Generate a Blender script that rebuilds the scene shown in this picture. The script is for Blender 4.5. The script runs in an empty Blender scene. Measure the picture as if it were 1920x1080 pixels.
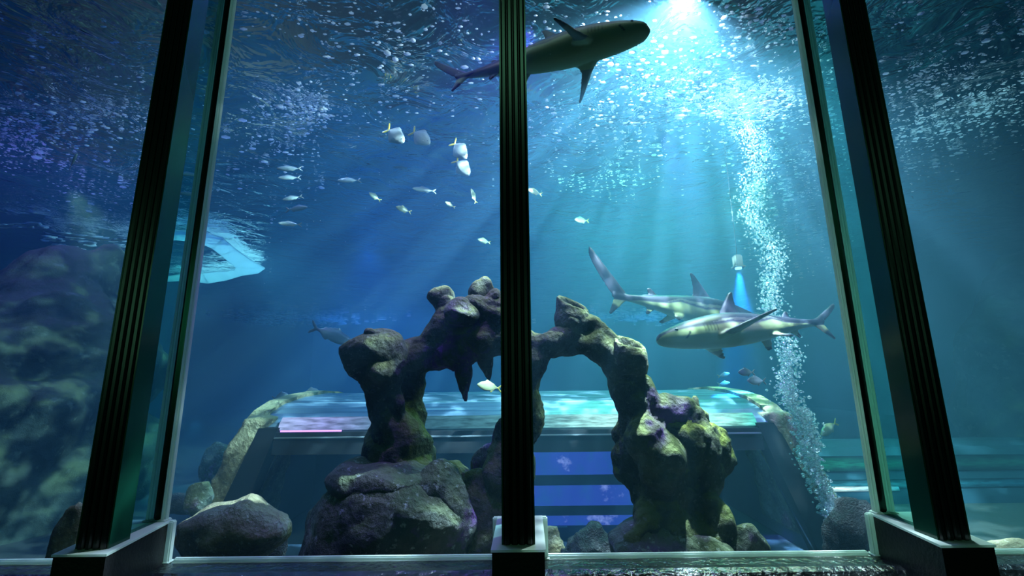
import bpy, bmesh, math, random
import numpy as np
from mathutils import Vector, Matrix, noise

random.seed(7)
rng = np.random.default_rng(11)
C = bpy.context.scene.collection
PI = math.pi

# ------------------------------------------------------------------ camera frame
CZ = 1.55                      # eye height of the visitor
F = 820.0                      # focal length in pixels of the 1920 frame
TH = math.atan(F / 4130.0)     # looking slightly up
ROLL = math.radians(-0.6)
R0 = Vector((1, 0, 0)); U0 = Vector((0, -math.sin(TH), math.cos(TH))); FW = Vector((0, math.cos(TH), math.sin(TH)))
RT = R0 * math.cos(ROLL) + U0 * math.sin(ROLL)
UP = -R0 * math.sin(ROLL) + U0 * math.cos(ROLL)
EYE = Vector((0, 0, CZ))


def P(px, py, Y):
    """world point at distance Y into the hall that shows at pixel px, py"""
    d = FW + RT * ((px - 960) / F) + UP * ((540 - py) / F)
    return EYE + d * (Y / d.y)


def PZ(px, py, z):
    d = FW + RT * ((px - 960) / F) + UP * ((540 - py) / F)
    return EYE + d * ((z - CZ) / d.z)


cam_d = bpy.data.cameras.new('camera'); cam = bpy.data.objects.new('camera', cam_d); C.objects.link(cam)
cam_d.sensor_width = 36.0; cam_d.lens = F / 1920 * 36.0; cam_d.clip_end = 200; cam_d.clip_start = 0.02
M = Matrix((RT, UP, -FW)).transposed().to_4x4(); M.translation = EYE
cam.matrix_world = M
bpy.context.scene.camera = cam

SURF = CZ + 2.0                # water surface
FLOOR = CZ - 1.15              # tank floor
GY = 1.30                      # plane of the big panes


# ------------------------------------------------------------------ helpers
def link(o, parent=None):
    C.objects.link(o)
    if parent is not None: o.parent = parent
    return o


def mesh_obj(name, me, mat=None, parent=None, smooth=False):
    o = bpy.data.objects.new(name, me)
    if mat is not None:
        me.materials.clear(); me.materials.append(mat)
    if smooth:
        me.polygons.foreach_set('use_smooth', [True] * len(me.polygons))
    return link(o, parent)


def bm_obj(name, bm, mat=None, parent=None, smooth=False):
    bmesh.ops.recalc_face_normals(bm, faces=bm.faces)
    me = bpy.data.meshes.new(name); bm.to_mesh(me); bm.free()
    return mesh_obj(name, me, mat, parent, smooth)


def tag(o, label=None, cat=None, group=None, kind=None):
    if label: o['label'] = label
    if cat: o['category'] = cat
    if group: o['group'] = group
    if kind: o['kind'] = kind
    return o


def empty(name, loc=(0, 0, 0)):
    o = bpy.data.objects.new(name, None); o.location = loc; o.empty_display_size = 0.05
    C.objects.link(o); return o


def adopt(child, parent):
    """parent keeping the world place (parents here only carry a translation)"""
    child.parent = parent
    child.matrix_parent_inverse = Matrix.Translation(parent.location).inverted()


def box(bm, x0, x1, y0, y1, z0, z1):
    v = [bm.verts.new(p) for p in ((x0, y0, z0), (x1, y0, z0), (x1, y1, z0), (x0, y1, z0), (x0, y0, z1), (x1, y0, z1), (x1, y1, z1), (x0, y1, z1))]
    for f in ((0, 1, 2, 3), (4, 5, 6, 7), (0, 1, 5, 4), (1, 2, 6, 5), (2, 3, 7, 6), (3, 0, 4, 7)):
        bm.faces.new([v[i] for i in f])
    return v


def hexa(bm, pts):
    """pts: 4 lower then 4 upper, same order round"""
    v = [bm.verts.new(p) for p in pts]
    for f in ((3, 2, 1, 0), (4, 5, 6, 7), (0, 1, 5, 4), (1, 2, 6, 5), (2, 3, 7, 6), (3, 0, 4, 7)):
        bm.faces.new([v[i] for i in f])


def extrude_x(bm, prof, x0, x1, n=1, closed=True):
    """profile of (y, z) swept along x"""
    rings = []
    for k in range(n + 1):
        x = x0 + (x1 - x0) * k / n
        rings.append([bm.verts.new((x, y, z)) for y, z in prof])
    m = len(prof)
    for a, b in zip(rings, rings[1:]):
        for i in range(m if closed else m - 1):
            bm.faces.new((a[i], a[(i + 1) % m], b[(i + 1) % m], b[i]))
    if closed:
        bm.faces.new(rings[0]); bm.faces.new(list(reversed(rings[-1])))


def prism_z(bm, prof, z0, z1):
    """profile of (x, y) swept up"""
    a = [bm.verts.new((x, y, z0)) for x, y in prof]; b = [bm.verts.new((x, y, z1)) for x, y in prof]
    m = len(prof)
    for i in range(m): bm.faces.new((a[i], a[(i + 1) % m], b[(i + 1) % m], b[i]))
    bm.faces.new(a); bm.faces.new(list(reversed(b)))


def bevel(bm, w, seg=2):
    bmesh.ops.remove_doubles(bm, verts=bm.verts, dist=1e-6)
    bmesh.ops.bevel(bm, geom=list(bm.edges), offset=w, segments=seg, affect='EDGES', clamp_overlap=True)


def remeshed(bm, voxel, smooth_it=2):
    """fuse every piece of BM into one closed skin"""
    me = bpy.data.meshes.new('tmp'); bm.to_mesh(me); bm.free()
    o = bpy.data.objects.new('tmp', me); C.objects.link(o)
    r = o.modifiers.new('r', 'REMESH'); r.mode = 'VOXEL'; r.voxel_size = voxel; r.use_smooth_shade = True
    if smooth_it:
        s = o.modifiers.new('s', 'SMOOTH'); s.factor = 0.5; s.iterations = smooth_it
    dg = bpy.context.evaluated_depsgraph_get()
    out = bpy.data.meshes.new_from_object(o.evaluated_get(dg))
    bpy.data.objects.remove(o); bpy.data.meshes.remove(me)
    return out


def capsule(bm, p0, r0, p1, r1, seg=14):
    """tapered rounded limb from p0 to p1; radii may be (rx, ry) = across picture, along depth"""
    p0 = Vector(p0); p1 = Vector(p1); ax = p1 - p0; L = ax.length
    d = ax.normalized() if L > 1e-6 else Vector((0, 0, 1))
    ref = Vector((0, 1, 0)) if abs(d.y) < 0.9 else Vector((1, 0, 0))
    s = d.cross(ref).normalized(); t = d.cross(s).normalized()
    rings = []
    for k in range(5):
        a = PI / 2 * k / 5
        rings.append((p0 - d * r0 * math.cos(a), r0 * math.sin(a) + 1e-4))
    for k in range(5, -1, -1):
        a = PI / 2 * k / 5
        rings.append((p1 + d * r1 * math.cos(a), r1 * math.sin(a) + 1e-4))
    vs = [[bm.verts.new(c + s * math.cos(2 * PI * i / seg) * r + t * math.sin(2 * PI * i / seg) * r) for i in range(seg)] for c, r in rings]
    for a, b in zip(vs, vs[1:]):
        for i in range(seg): bm.faces.new((a[i], a[(i + 1) % seg], b[(i + 1) % seg], b[i]))
    bm.faces.new(list(reversed(vs[0]))); bm.faces.new(vs[-1])


def chain(bm, pts, Y, yscale=1.0):
    """pts: (px, py, r_px[, dY]) joined by capsules at depth Y"""
    w = []
    for p in pts:
        yy = Y + (p[3] if len(p) > 3 else 0)
        w.append((P(p[0], p[1], yy), p[2] * yy / F * 1.03))
    if len(w) == 1:
        capsule(bm, w[0][0], w[0][1], w[0][0] + Vector((0, 0, 1e-4)), w[0][1])
    for a, b in zip(w, w[1:]): capsule(bm, a[0], a[1], b[0], b[1])


def roughen(me, amp, freq, seed=0.0, octaves=4, ridge=0.0):
    n = len(me.vertices)
    me.calc_loop_triangles()
    co = np.empty(n * 3); me.vertices.foreach_get('co', co); co = co.reshape(-1, 3)
    nr = np.empty(n * 3); me.vertices.foreach_get('normal', nr); nr = nr.reshape(-1, 3)
    off = Vector((seed * 13.1, seed * 7.7, seed * 3.3))
    d = np.empty(n)
    for i in range(n):
        q = Vector(co[i]) * freq + off
        v = noise.fractal(q, 0.9, 2.1, octaves)
        if ridge:
            vd = noise.voronoi(q * 0.75 + Vector((5, 1, 2)))[0]
            v += ridge * (min(1.0, (vd[1] - vd[0]) * 2.2) * 1.5 - 0.75)
        d[i] = v
    co += nr * (d * amp)[:, None]
    me.vertices.foreach_set('co', co.ravel()); me.update()


def facet_rock(bm, c, r, seed, cuts=10):
    """an angular boulder: an icosphere cut flat by random planes"""
    rr = random.Random(seed)
    b = bmesh.new(); bmesh.ops.create_icosphere(b, subdivisions=3, radius=1.0)
    for k in range(cuts):
        n = Vector((rr.gauss(0, 1), rr.gauss(0, 1), rr.gauss(0, 1))).normalized()
        h = rr.uniform(0.62, 0.86)
        for v in b.verts:
            e = v.co.dot(n) - h
            if e > 0: v.co -= n * e * 0.92
    m = {}
    for v in b.verts: m[v] = bm.verts.new((c[0] + v.co.x * r[0], c[1] + v.co.y * r[1], c[2] + v.co.z * r[2]))
    for f in b.faces: bm.faces.new([m[v] for v in f.verts])
    b.free()


# ------------------------------------------------------------------ materials
def mat(name):
    m = bpy.data.materials.new(name); m.use_nodes = True
    nt = m.node_tree; nt.nodes.clear()
    return m, nt, nt.nodes, nt.links


def N(ns, t, **kw):
    n = ns.new(t)
    for k, v in kw.items():
        if k in n.inputs: n.inputs[k].default_value = v
        else: setattr(n, k, v)
    return n


def ramp(ns, stops, interp='LINEAR'):
    r = ns.new('ShaderNodeValToRGB'); r.color_ramp.interpolation = interp
    e = r.color_ramp.elements
    while len(e) > 1: e.remove(e[-1])
    e[0].position = stops[0][0]; e[0].color = (*stops[0][1], 1)
    for p, c in stops[1:]:
        x = e.new(p); x.color = (*c, 1)
    return r


def simple(name, col, rough=0.5, spec=0.5, metal=0.0, bump=0.0, bscale=40, coat=0.0):
    m, nt, ns, L = mat(name)
    b = N(ns, 'ShaderNodeBsdfPrincipled'); b.inputs['Base Color'].default_value = (*col, 1)
    b.inputs['Roughness'].default_value = rough; b.inputs['Specular IOR Level'].default_value = spec
    b.inputs['Metallic'].default_value = metal; b.inputs['Coat Weight'].default_value = coat
    o = N(ns, 'ShaderNodeOutputMaterial'); L.new(b.outputs[0], o.inputs[0])
    if bump:
        tc = N(ns, 'ShaderNodeTexCoord'); n = N(ns, 'ShaderNodeTexNoise', Scale=bscale, Detail=5.0)
        L.new(tc.outputs['Object'], n.inputs['Vector'])
        bp = N(ns, 'ShaderNodeBump', Strength=bump, Distance=0.01); L.new(n.outputs[0], bp.inputs['Height']); L.new(bp.outputs[0], b.inputs['Normal'])
    return m


def emit(name, col, s):
    m, nt, ns, L = mat(name)
    e = N(ns, 'ShaderNodeEmission', Strength=s); e.inputs[0].default_value = (*col, 1)
    o = N(ns, 'ShaderNodeOutputMaterial'); L.new(e.outputs[0], o.inputs[0])
    return m


def glass(name, tint, refl=1.0, rough=0.0):
    """sheet glass that lets light straight through and mirrors a little"""
    m, nt, ns, L = mat(name)
    t = N(ns, 'ShaderNodeBsdfTransparent'); t.inputs[0].default_value = (*tint, 1)
    g = N(ns, 'ShaderNodeBsdfGlossy', Roughness=rough); g.inputs[0].default_value = (refl, refl, refl, 1)
    f = N(ns, 'ShaderNodeFresnel', IOR=1.45)
    # both faces of the sheet reflect like air to glass
    ge = N(ns, 'ShaderNodeNewGeometry')
    lw = N(ns, 'ShaderNodeLayerWeight', Blend=0.12)
    x = N(ns, 'ShaderNodeMixShader'); o = N(ns, 'ShaderNodeOutputMaterial')
    mu = N(ns, 'ShaderNodeMath', operation='MULTIPLY'); mu.inputs[1].default_value = 0.35
    L.new(lw.outputs['Fresnel'], mu.inputs[0]); L.new(mu.outputs[0], x.inputs[0]); L.new(t.outputs[0], x.inputs[1]); L.new(g.outputs[0], x.inputs[2]); L.new(x.outputs[0], o.inputs[0])
    return m


def rock_mat(name, cols, moss=(0.20, 0.22, 0.04), moss_amt=0.6, purple=(0.20, 0.06, 0.34), purple_t=0.60, scale=6.0, rough=0.75):
    m, nt, ns, L = mat(name)
    tc = N(ns, 'ShaderNodeTexCoord')
    n1 = N(ns, 'ShaderNodeTexNoise', Scale=scale, Detail=8.0, Roughness=0.65); L.new(tc.outputs['Object'], n1.inputs['Vector'])
    r1 = ramp(ns, [(0.30, cols[0]), (0.48, cols[1]), (0.60, cols[2]), (0.75, cols[3])]); L.new(n1.outputs[0], r1.inputs[0])
    # purple patches by noise
    n2 = N(ns, 'ShaderNodeTexNoise', Scale=scale * 0.55, Detail=5.0, Roughness=0.6); L.new(tc.outputs['Object'], n2.inputs['Vector'])
    r2 = ramp(ns, [(purple_t, (0, 0, 0)), (purple_t + 0.08, (1, 1, 1))]); L.new(n2.outputs[0], r2.inputs[0])
    mx = N(ns, 'ShaderNodeMix', data_type='RGBA'); L.new(r2.outputs[0], mx.inputs[0]); L.new(r1.outputs[0], mx.inputs[6]); mx.inputs[7].default_value = (*purple, 1)
    # turf algae growing on upward faces
    ge = N(ns, 'ShaderNodeNewGeometry'); sx = N(ns, 'ShaderNodeSeparateXYZ'); L.new(ge.outputs['Normal'], sx.inputs[0])
    n3 = N(ns, 'ShaderNodeTexNoise', Scale=scale * 1.6, Detail=4.0); L.new(tc.outputs['Object'], n3.inputs['Vector'])
    ad = N(ns, 'ShaderNodeMath', operation='MULTIPLY_ADD'); ad.inputs[1].default_value = 0.9; L.new(n3.outputs[0], ad.inputs[0]); L.new(sx.outputs[2], ad.inputs[2])
    r3 = ramp(ns, [(0.62, (0, 0, 0)), (1.0, (moss_amt,) * 3)]); L.new(ad.outputs[0], r3.inputs[0])
    mx2 = N(ns, 'ShaderNodeMix', data_type='RGBA'); L.new(r3.outputs[0], mx2.inputs[0]); L.new(mx.outputs[2], mx2.inputs[6]); mx2.inputs[7].default_value = (*moss, 1)
    n5 = N(ns, 'ShaderNodeTexNoise', Scale=scale * 9, Detail=3.0, Roughness=0.6); L.new(tc.outputs['Object'], n5.inputs['Vector'])
    r5 = ramp(ns, [(0.60, (0, 0, 0)), (0.68, (0.6, 0.6, 0.6))]); L.new(n5.outputs[0], r5.inputs[0])
    mx3 = N(ns, 'ShaderNodeMix', data_type='RGBA'); L.new(r5.outputs[0], mx3.inputs[0]); L.new(mx2.outputs[2], mx3.inputs[6]); mx3.inputs[7].default_value = (*cols[3], 1)
    b = N(ns, 'ShaderNodeBsdfPrincipled', Roughness=rough); b.inputs['Specular IOR Level'].default_value = 0.3
    L.new(mx3.outputs[2], b.inputs['Base Color'])
    n4 = N(ns, 'ShaderNodeTexNoise', Scale=scale * 6, Detail=6.0, Roughness=0.7); L.new(tc.outputs['Object'], n4.inputs['Vector'])
    v4 = N(ns, 'ShaderNodeTexVoronoi', Scale=scale * 9); L.new(tc.outputs['Object'], v4.inputs['Vector'])
    sm = N(ns, 'ShaderNodeMath', operation='MULTIPLY_ADD'); sm.inputs[1].default_value = 0.35; L.new(v4.outputs[0], sm.inputs[0]); L.new(n4.outputs[0], sm.inputs[2])
    bp = N(ns, 'ShaderNodeBump', Strength=0.8, Distance=0.03); L.new(sm.outputs[0], bp.inputs['Height']); L.new(bp.outputs[0], b.inputs['Normal'])
    o = N(ns, 'ShaderNodeOutputMaterial'); L.new(b.outputs[0], o.inputs[0])
    return m


MAT = {}
MAT['rock'] = rock_mat('reef_rock', [(0.014, 0.02, 0.014), (0.038, 0.054, 0.035), (0.08, 0.095, 0.055), (0.19, 0.20, 0.15)], moss=(0.16, 0.19, 0.035), purple=(0.12, 0.04, 0.24), purple_t=0.57)
MAT['mossy'] = rock_mat('mossy_rock', [(0.010, 0.015, 0.010), (0.028, 0.042, 0.024), (0.055, 0.072, 0.038), (0.11, 0.125, 0.07)], moss=(0.20, 0.23, 0.03), moss_amt=0.9, purple_t=0.80, scale=8)
MAT['rock_base'] = rock_mat('base_rock', [(0.02, 0.028, 0.024), (0.06, 0.078, 0.064), (0.11, 0.125, 0.10), (0.36, 0.40, 0.36)], moss=(0.10, 0.13, 0.05), purple_t=0.60, scale=5)
MAT['boulder'] = rock_mat('boulder_rock', [(0.03, 0.028, 0.012), (0.12, 0.095, 0.03), (0.20, 0.165, 0.07), (0.40, 0.38, 0.28)], moss=(0.30, 0.28, 0.18), moss_amt=0.5, purple_t=0.9, scale=7)
MAT['blackrock'] = rock_mat('lava_rock', [(0.006, 0.006, 0.007), (0.012, 0.013, 0.014), (0.03, 0.03, 0.032), (0.12, 0.13, 0.14)], moss_amt=0.0, purple_t=0.9, scale=14, rough=0.5)
MAT['pier'] = rock_mat('pier_rock', [(0.06, 0.055, 0.03), (0.17, 0.15, 0.08), (0.27, 0.25, 0.14), (0.40, 0.38, 0.26)], moss=(0.24, 0.26, 0.10), moss_amt=0.4, purple_t=0.7, scale=4)
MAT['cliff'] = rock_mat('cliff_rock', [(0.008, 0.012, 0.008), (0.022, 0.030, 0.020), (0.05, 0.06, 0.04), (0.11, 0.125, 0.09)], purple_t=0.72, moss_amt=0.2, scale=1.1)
MAT['sand'] = simple('sand', (0.05, 0.05, 0.042), 0.9, 0.2, bump=0.6, bscale=25)
MAT['tankwall'] = simple('tank_wall_paint', (0.02, 0.06, 0.09), 0.8, 0.2, bump=0.4, bscale=3)
MAT['black'] = simple('black_rubber', (0.006, 0.010, 0.009), 0.28, 0.6)
MAT['curb'] = simple('dark_painted_steel', (0.012, 0.012, 0.012), 0.45, 0.4, bump=0.15, bscale=120)
MAT['sill'] = simple('glossy_black_sill', (0.006, 0.008, 0.009), 0.25, 0.4, bump=0.9, bscale=45)
MAT['plaster'] = simple('dark_hall_paint', (0.01, 0.01, 0.012), 0.8, 0.2)
MAT['pane'] = glass('tank_glass', (0.93, 0.985, 0.975), 0.06)
MAT['fin'] = glass('green_fin_glass', (0.62, 0.90, 0.85), 0.0, 0.3)
MAT['finedge'] = simple('green_glass_edge', (0.004, 0.05, 0.028), 0.2, 0.4)
MAT['frame'] = simple('tunnel_frame_metal', (0.004, 0.005, 0.006), 0.6, 0.2)
MAT['interior'] = simple('tunnel_interior_wall', (0.10, 0.12, 0.16), 0.8, 0.2)


def pale_mat():
    m, nt, ns, L = mat('pale_silicone')
    d = N(ns, 'ShaderNodeBsdfDiffuse'); d.inputs[0].default_value = (0.80, 0.88, 0.80, 1)
    t = N(ns, 'ShaderNodeBsdfTranslucent'); t.inputs[0].default_value = (0.80, 0.92, 0.82, 1)
    x = N(ns, 'ShaderNodeMixShader', Fac=0.6); o = N(ns, 'ShaderNodeOutputMaterial')
    L.new(d.outputs[0], x.inputs[1]); L.new(t.outputs[0], x.inputs[2]); L.new(x.outputs[0], o.inputs[0])
    return m


MAT['pale'] = pale_mat()


def foam_mat(name, col, trans):
    m, nt, ns, L = mat(name)
    d = N(ns, 'ShaderNodeBsdfDiffuse'); d.inputs[0].default_value = (*col, 1)
    t = N(ns, 'ShaderNodeBsdfTranslucent'); t.inputs[0].default_value = (*col, 1)
    x = N(ns, 'ShaderNodeMixShader', Fac=trans); o = N(ns, 'ShaderNodeOutputMaterial')
    L.new(d.outputs[0], x.inputs[1]); L.new(t.outputs[0], x.inputs[2]); L.new(x.outputs[0], o.inputs[0])
    return m


MAT['foam'] = foam_mat('surface_foam', (0.95, 0.95, 0.95), 0.8)
MAT['patch'] = foam_mat('pale_foam_sheet', (0.75, 0.92, 0.90), 0.75)


def bubble_mat():
    m, nt, ns, L = mat('air_bubble')
    t = N(ns, 'ShaderNodeBsdfTransparent')
    g = N(ns, 'ShaderNodeBsdfGlossy', Roughness=0.12); g.inputs[0].default_value = (1, 1, 1, 1)
    tr = N(ns, 'ShaderNodeBsdfTranslucent'); tr.inputs[0].default_value = (0.9, 0.95, 1, 1)
    lw = N(ns, 'ShaderNodeLayerWeight', Blend=0.35)
    a = N(ns, 'ShaderNodeMixShader', Fac=0.5); L.new(g.outputs[0], a.inputs[1]); L.new(tr.outputs[0], a.inputs[2])
    r = ramp(ns, [(0.0, (0.3, 0.3, 0.3)), (0.8, (1, 1, 1))]); L.new(lw.outputs['Facing'], r.inputs[0])
    x = N(ns, 'ShaderNodeMixShader'); L.new(r.outputs[0], x.inputs[0]); L.new(t.outputs[0], x.inputs[1]); L.new(a.outputs[0], x.inputs[2])
    o = N(ns, 'ShaderNodeOutputMaterial'); L.new(x.outputs[0], o.inputs[0])
    return m


MAT['bubble'] = bubble_mat()


def water_surface_mat():
    m, nt, ns, L = mat('rippled_water_surface')
    tc = N(ns, 'ShaderNodeTexCoord')
    n1 = N(ns, 'ShaderNodeTexNoise', Scale=3.2, Detail=4.0, Roughness=0.55, Distortion=0.6); L.new(tc.outputs['Object'], n1.inputs['Vector'])
    bp = N(ns, 'ShaderNodeBump', Strength=0.9, Distance=0.06); L.new(n1.outputs[0], bp.inputs['Height'])
    fr = N(ns, 'ShaderNodeFresnel', IOR=1.25); L.new(bp.outputs[0], fr.inputs['Normal'])
    t = N(ns, 'ShaderNodeBsdfTransparent'); t.inputs[0].default_value = (0.9, 0.95, 1, 1)
    g = N(ns, 'ShaderNodeBsdfGlossy', Roughness=0.05); g.inputs[0].default_value = (0.95, 0.95, 0.95, 1); L.new(bp.outputs[0], g.inputs['Normal'])
    x = N(ns, 'ShaderNodeMixShader'); L.new(fr.outputs[0], x.inputs[0]); L.new(t.outputs[0], x.inputs[1]); L.new(g.outputs[0], x.inputs[2])
    o = N(ns, 'ShaderNodeOutputMaterial'); L.new(x.outputs[0], o.inputs[0])
    return m


def water_volume_mat():
    m, nt, ns, L = mat('tank_water_haze')
    s = N(ns, 'ShaderNodeVolumeScatter', Density=0.040, Anisotropy=0.25); s.inputs[0].default_value = (0.24, 0.68, 1.0, 1)
    a = N(ns, 'ShaderNodeVolumeAbsorption', Density=0.22); a.inputs[0].default_value = (0.30, 0.74, 0.82, 1)
    ad = N(ns, 'ShaderNodeAddShader'); L.new(s.outputs[0], ad.inputs[0]); L.new(a.outputs[0], ad.inputs[1])
    o = N(ns, 'ShaderNodeOutputMaterial'); L.new(ad.outputs[0], o.inputs['Volume'])
    return m


# ------------------------------------------------------------------ the hall and the tank shell
XL, XR, YB = -10.0, 10.0, 22.0


def struct(name, bm, m, label=None, smooth=False, parent=None):
    o = bm_obj(name, bm, m, parent, smooth)
    if parent is None: tag(o, label, None, None, 'structure')
    return o


b = bmesh.new(); box(b, -4, 4, -3.0, 1.16, -0.1, 0.0); struct('floor', b, MAT['plaster'], 'dark floor of the visitor hall in front of the tank window')
# tank bed: sand climbs towards the big window
b = bmesh.new()
prof = [(1.34, CZ - 0.56), (1.7, CZ - 0.68), (2.2, CZ - 0.86), (2.7, CZ - 1.03), (3.15, FLOOR), (6, FLOOR), (YB, FLOOR), (YB, FLOOR - 0.4), (1.34, FLOOR - 0.4)]
extrude_x(b, prof, XL, XR, 1); struct('floor_tank', b, MAT['sand'], 'sandy floor of the tank sloping up to the window')
b = bmesh.new(); box(b, XL, XR, YB, YB + 0.3, FLOOR - 0.4, CZ + 4.5); struct('wall_back', b, MAT['tankwall'], 'dark blue back wall of the tank')
b = bmesh.new(); box(b, XL - 0.3, XL, 1.3, YB, FLOOR - 0.4, CZ + 4.5); struct('wall_left', b, MAT['tankwall'], 'dark blue side wall of the tank')
b = bmesh.new(); box(b, XR, XR + 0.3, 1.3, YB, FLOOR - 0.4, CZ + 4.5); struct('wall_right', b, MAT['tankwall'], 'dark blue side wall of the tank beyond the right fin')
b = bmesh.new(); box(b, XL, XR, 1.3, YB, CZ + 4.5, CZ + 4.7); struct('ceiling', b, MAT['plaster'], 'dark ceiling of the hall above the water')

# water body and its rippled surface
b = bmesh.new(); box(b, XL + 0.01, XR - 0.01, GY + 0.03, YB - 0.01, FLOOR - 0.35, SURF + 0.12)
wv = struct('tank_water', b, water_volume_mat(), 'hazy blue green water filling the tank')
nx, ny = 160, 170
xs = np.linspace(XL + 0.02, XR - 0.02, nx); ys = GY + 0.035 + (YB - 0.05 - GY) * np.linspace(0, 1, ny) ** 1.5
vv = []
for y in ys:
    for x in xs:
        vv.append((x, y, SURF + 0.022 * noise.fractal(Vector((x * 1.1, y * 1.5, 0.3)), 0.9, 2.0, 3)))
ff = [(j * nx + i, j * nx + i + 1, (j + 1) * nx + i + 1, (j + 1) * nx + i) for j in range(ny - 1) for i in range(nx - 1)]
me = bpy.data.meshes.new('water_surface'); me.from_pydata(vv, [], ff)
ws = mesh_obj('water_surface', me, water_surface_mat(), None, True); tag(ws, 'rippled water surface seen from below', None, None, 'structure')

# ------------------------------------------------------------------ the big window: sill, glass fins, posts, panes
ZT = CZ + 2.45
zsill = P(960, 1036, GY).z
zcurb = P(960, 970, GY).z
b = bmesh.new()
prof = [(GY - 0.012, zsill - 0.012), (1.235, zsill - 0.010), (1.205, zsill - 0.004), (1.185, zsill - 0.008), (1.165, zsill - 0.022), (1.158, zsill - 0.05), (1.158, zsill - 0.30), (1.32, zsill - 0.30), (1.32, zsill - 0.012)]
extrude_x(b, prof, -4, 4, 60); struct('trim_1', b, MAT['sill'], 'glossy black sill under the tank window', False)
b = bmesh.new(); box(b, -4, 4, 1.17, 1.315, -0.1, zsill - 0.30); struct('wall_front', b, MAT['plaster'], 'dark wall under the tank window')
b = bmesh.new(); box(b, -4, 4, 1.1, 1.4, ZT, CZ + 4.7); struct('wall_top', b, MAT['plaster'], 'dark wall above the tank window')

# (front centre px at y 1037, back centre px at y 970)
fins = []
for n, (xfr, xbk, xcb) in enumerate(((150.0, 300.0, 285.0), (972.0, 975.0, 975.0), (1817.0, 1653.0, 1669.0))):
    fins.append((P(xfr, 1038, 1.06).x, P(xbk, 970, GY).x, P(xcb, 970, GY).x))


def fin_group(n, xf, xb, xc, label):
    r = empty('trim_%d' % (n + 2), (xf, 1.06, zsill)); tag(r, label, None, None, 'structure')
    hw = 0.058
    # curb (dark steel box with a pale capping along its edges)
    bm = bmesh.new()
    z0, z1 = zsill - 0.5, zcurb
    hexa(bm, [(xf - hw, 1.06, z0), (xf + hw, 1.06, z0), (xc + hw, GY, z0), (xc - hw, GY, z0), (xf - hw, 1.06, z1), (xf + hw, 1.06, z1), (xc + hw, GY, z1), (xc - hw, GY, z1)])
    o = bm_obj('curb', bm, MAT['curb']); adopt(o, r)
    bm = bmesh.new(); e = 0.003
    hexa(bm, [(xf - hw - e, 1.058, z1), (xf + hw + e, 1.058, z1), (xc + hw + e, GY - 0.004, z1), (xc - hw - e, GY - 0.004, z1), (xf - hw - e, 1.058, z1 + 0.005), (xf + hw + e, 1.058, z1 + 0.005), (xc + hw + e, GY - 0.004, z1 + 0.005), (xc - hw - e, GY - 0.004, z1 + 0.005)])
    o = bm_obj('curb_capping', bm, MAT['pale']); tag(o, 'pale green capping'); adopt(o, r)
    for s in (-1, 1):
        bm = bmesh.new(); xx = xc + s * hw
        box(bm, xx - 0.008 + s * 0.008, xx + 0.008 + s * 0.008, GY - 0.02, GY - 0.003, zsill - 0.01, z1 + 0.005)
        bevel(bm, 0.003); o = bm_obj('corner_seal', bm, MAT['pale']); tag(o, 'pale green seal'); adopt(o, r)

    def ax(y): return xf + (xb - xf) * (y - 1.06) / (GY - 1.06)
    # ribbed dark post at the fin's outer edge
    y0, y1, w = 1.085, 1.15, 0.034
    x0, x1 = ax(y0), ax(y1)
    pr = []; nr = 4
    for k in range(nr):
        a = x0 - w + 2 * w * k / nr; g = 2 * w / nr
        pr += [(a + g * 0.02, y0 + 0.010), (a + g * 0.10, y0 + 0.004), (a + g * 0.28, y0), (a + g * 0.72, y0), (a + g * 0.90, y0 + 0.004), (a + g * 0.98, y0 + 0.010)]
    pr += [(x1 + w, y1), (x1 - w, y1)]
    bm = bmesh.new(); prism_z(bm, pr, z1 + 0.005, ZT); o = bm_obj('post', bm, MAT['black']); tag(o, 'ribbed black post'); adopt(o, r)
    for s in (-1, 1):
        bm = bmesh.new(); g = 0.004
        xa, xe = x0 + s * w, x1 + s * w
        prism_z(bm, [(xa, y0 + 0.004), (xa + s * g, y0 + 0.004), (xe + s * g, y1), (xe, y1)], z1 + 0.005, ZT)
        o = bm_obj('glass_edge', bm, MAT['finedge']); tag(o, 'dark green glass edge'); adopt(o, r)
    # the sheet of glass between post and pane
    t = 0.010
    bm = bmesh.new(); prism_z(bm, [(x1 - t, y1), (x1 + t, y1), (ax(GY - 0.015) + t, GY - 0.015), (ax(GY - 0.015) - t, GY - 0.015)], z1 + 0.005, ZT)
    o = bm_obj('glass_sheet', bm, MAT['fin']); tag(o, 'clear green glass sheet'); adopt(o, r)
    # black joint and pale polished edges where fin meets pane
    bm = bmesh.new(); xx = ax(GY - 0.02)
    box(bm, xx - 0.0125, xx + 0.0125, GY - 0.008, GY - 0.004, z1 + 0.005, ZT); o = bm_obj('black_joint', bm, MAT['black']); adopt(o, r)
    for s in (-1, 1):
        bm = bmesh.new(); box(bm, xx + s * 0.0205 - 0.0072, xx + s * 0.0205 + 0.0072, GY - 0.020, GY - 0.002, z1 + 0.005, ZT)
        bevel(bm, 0.004, 3); o = bm_obj('edge_seal', bm, MAT['pale']); tag(o, 'pale shiny seal'); adopt(o, r)
    return r


for n, ((xf, xb, xc), lb) in enumerate(zip(fins, ('left glass fin with ribbed black post on its curb', 'central ribbed black post on its curb', 'right glass fin with ribbed black post on its curb'))):
    fin_group(n, xf, xb, xc, lb)

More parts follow.
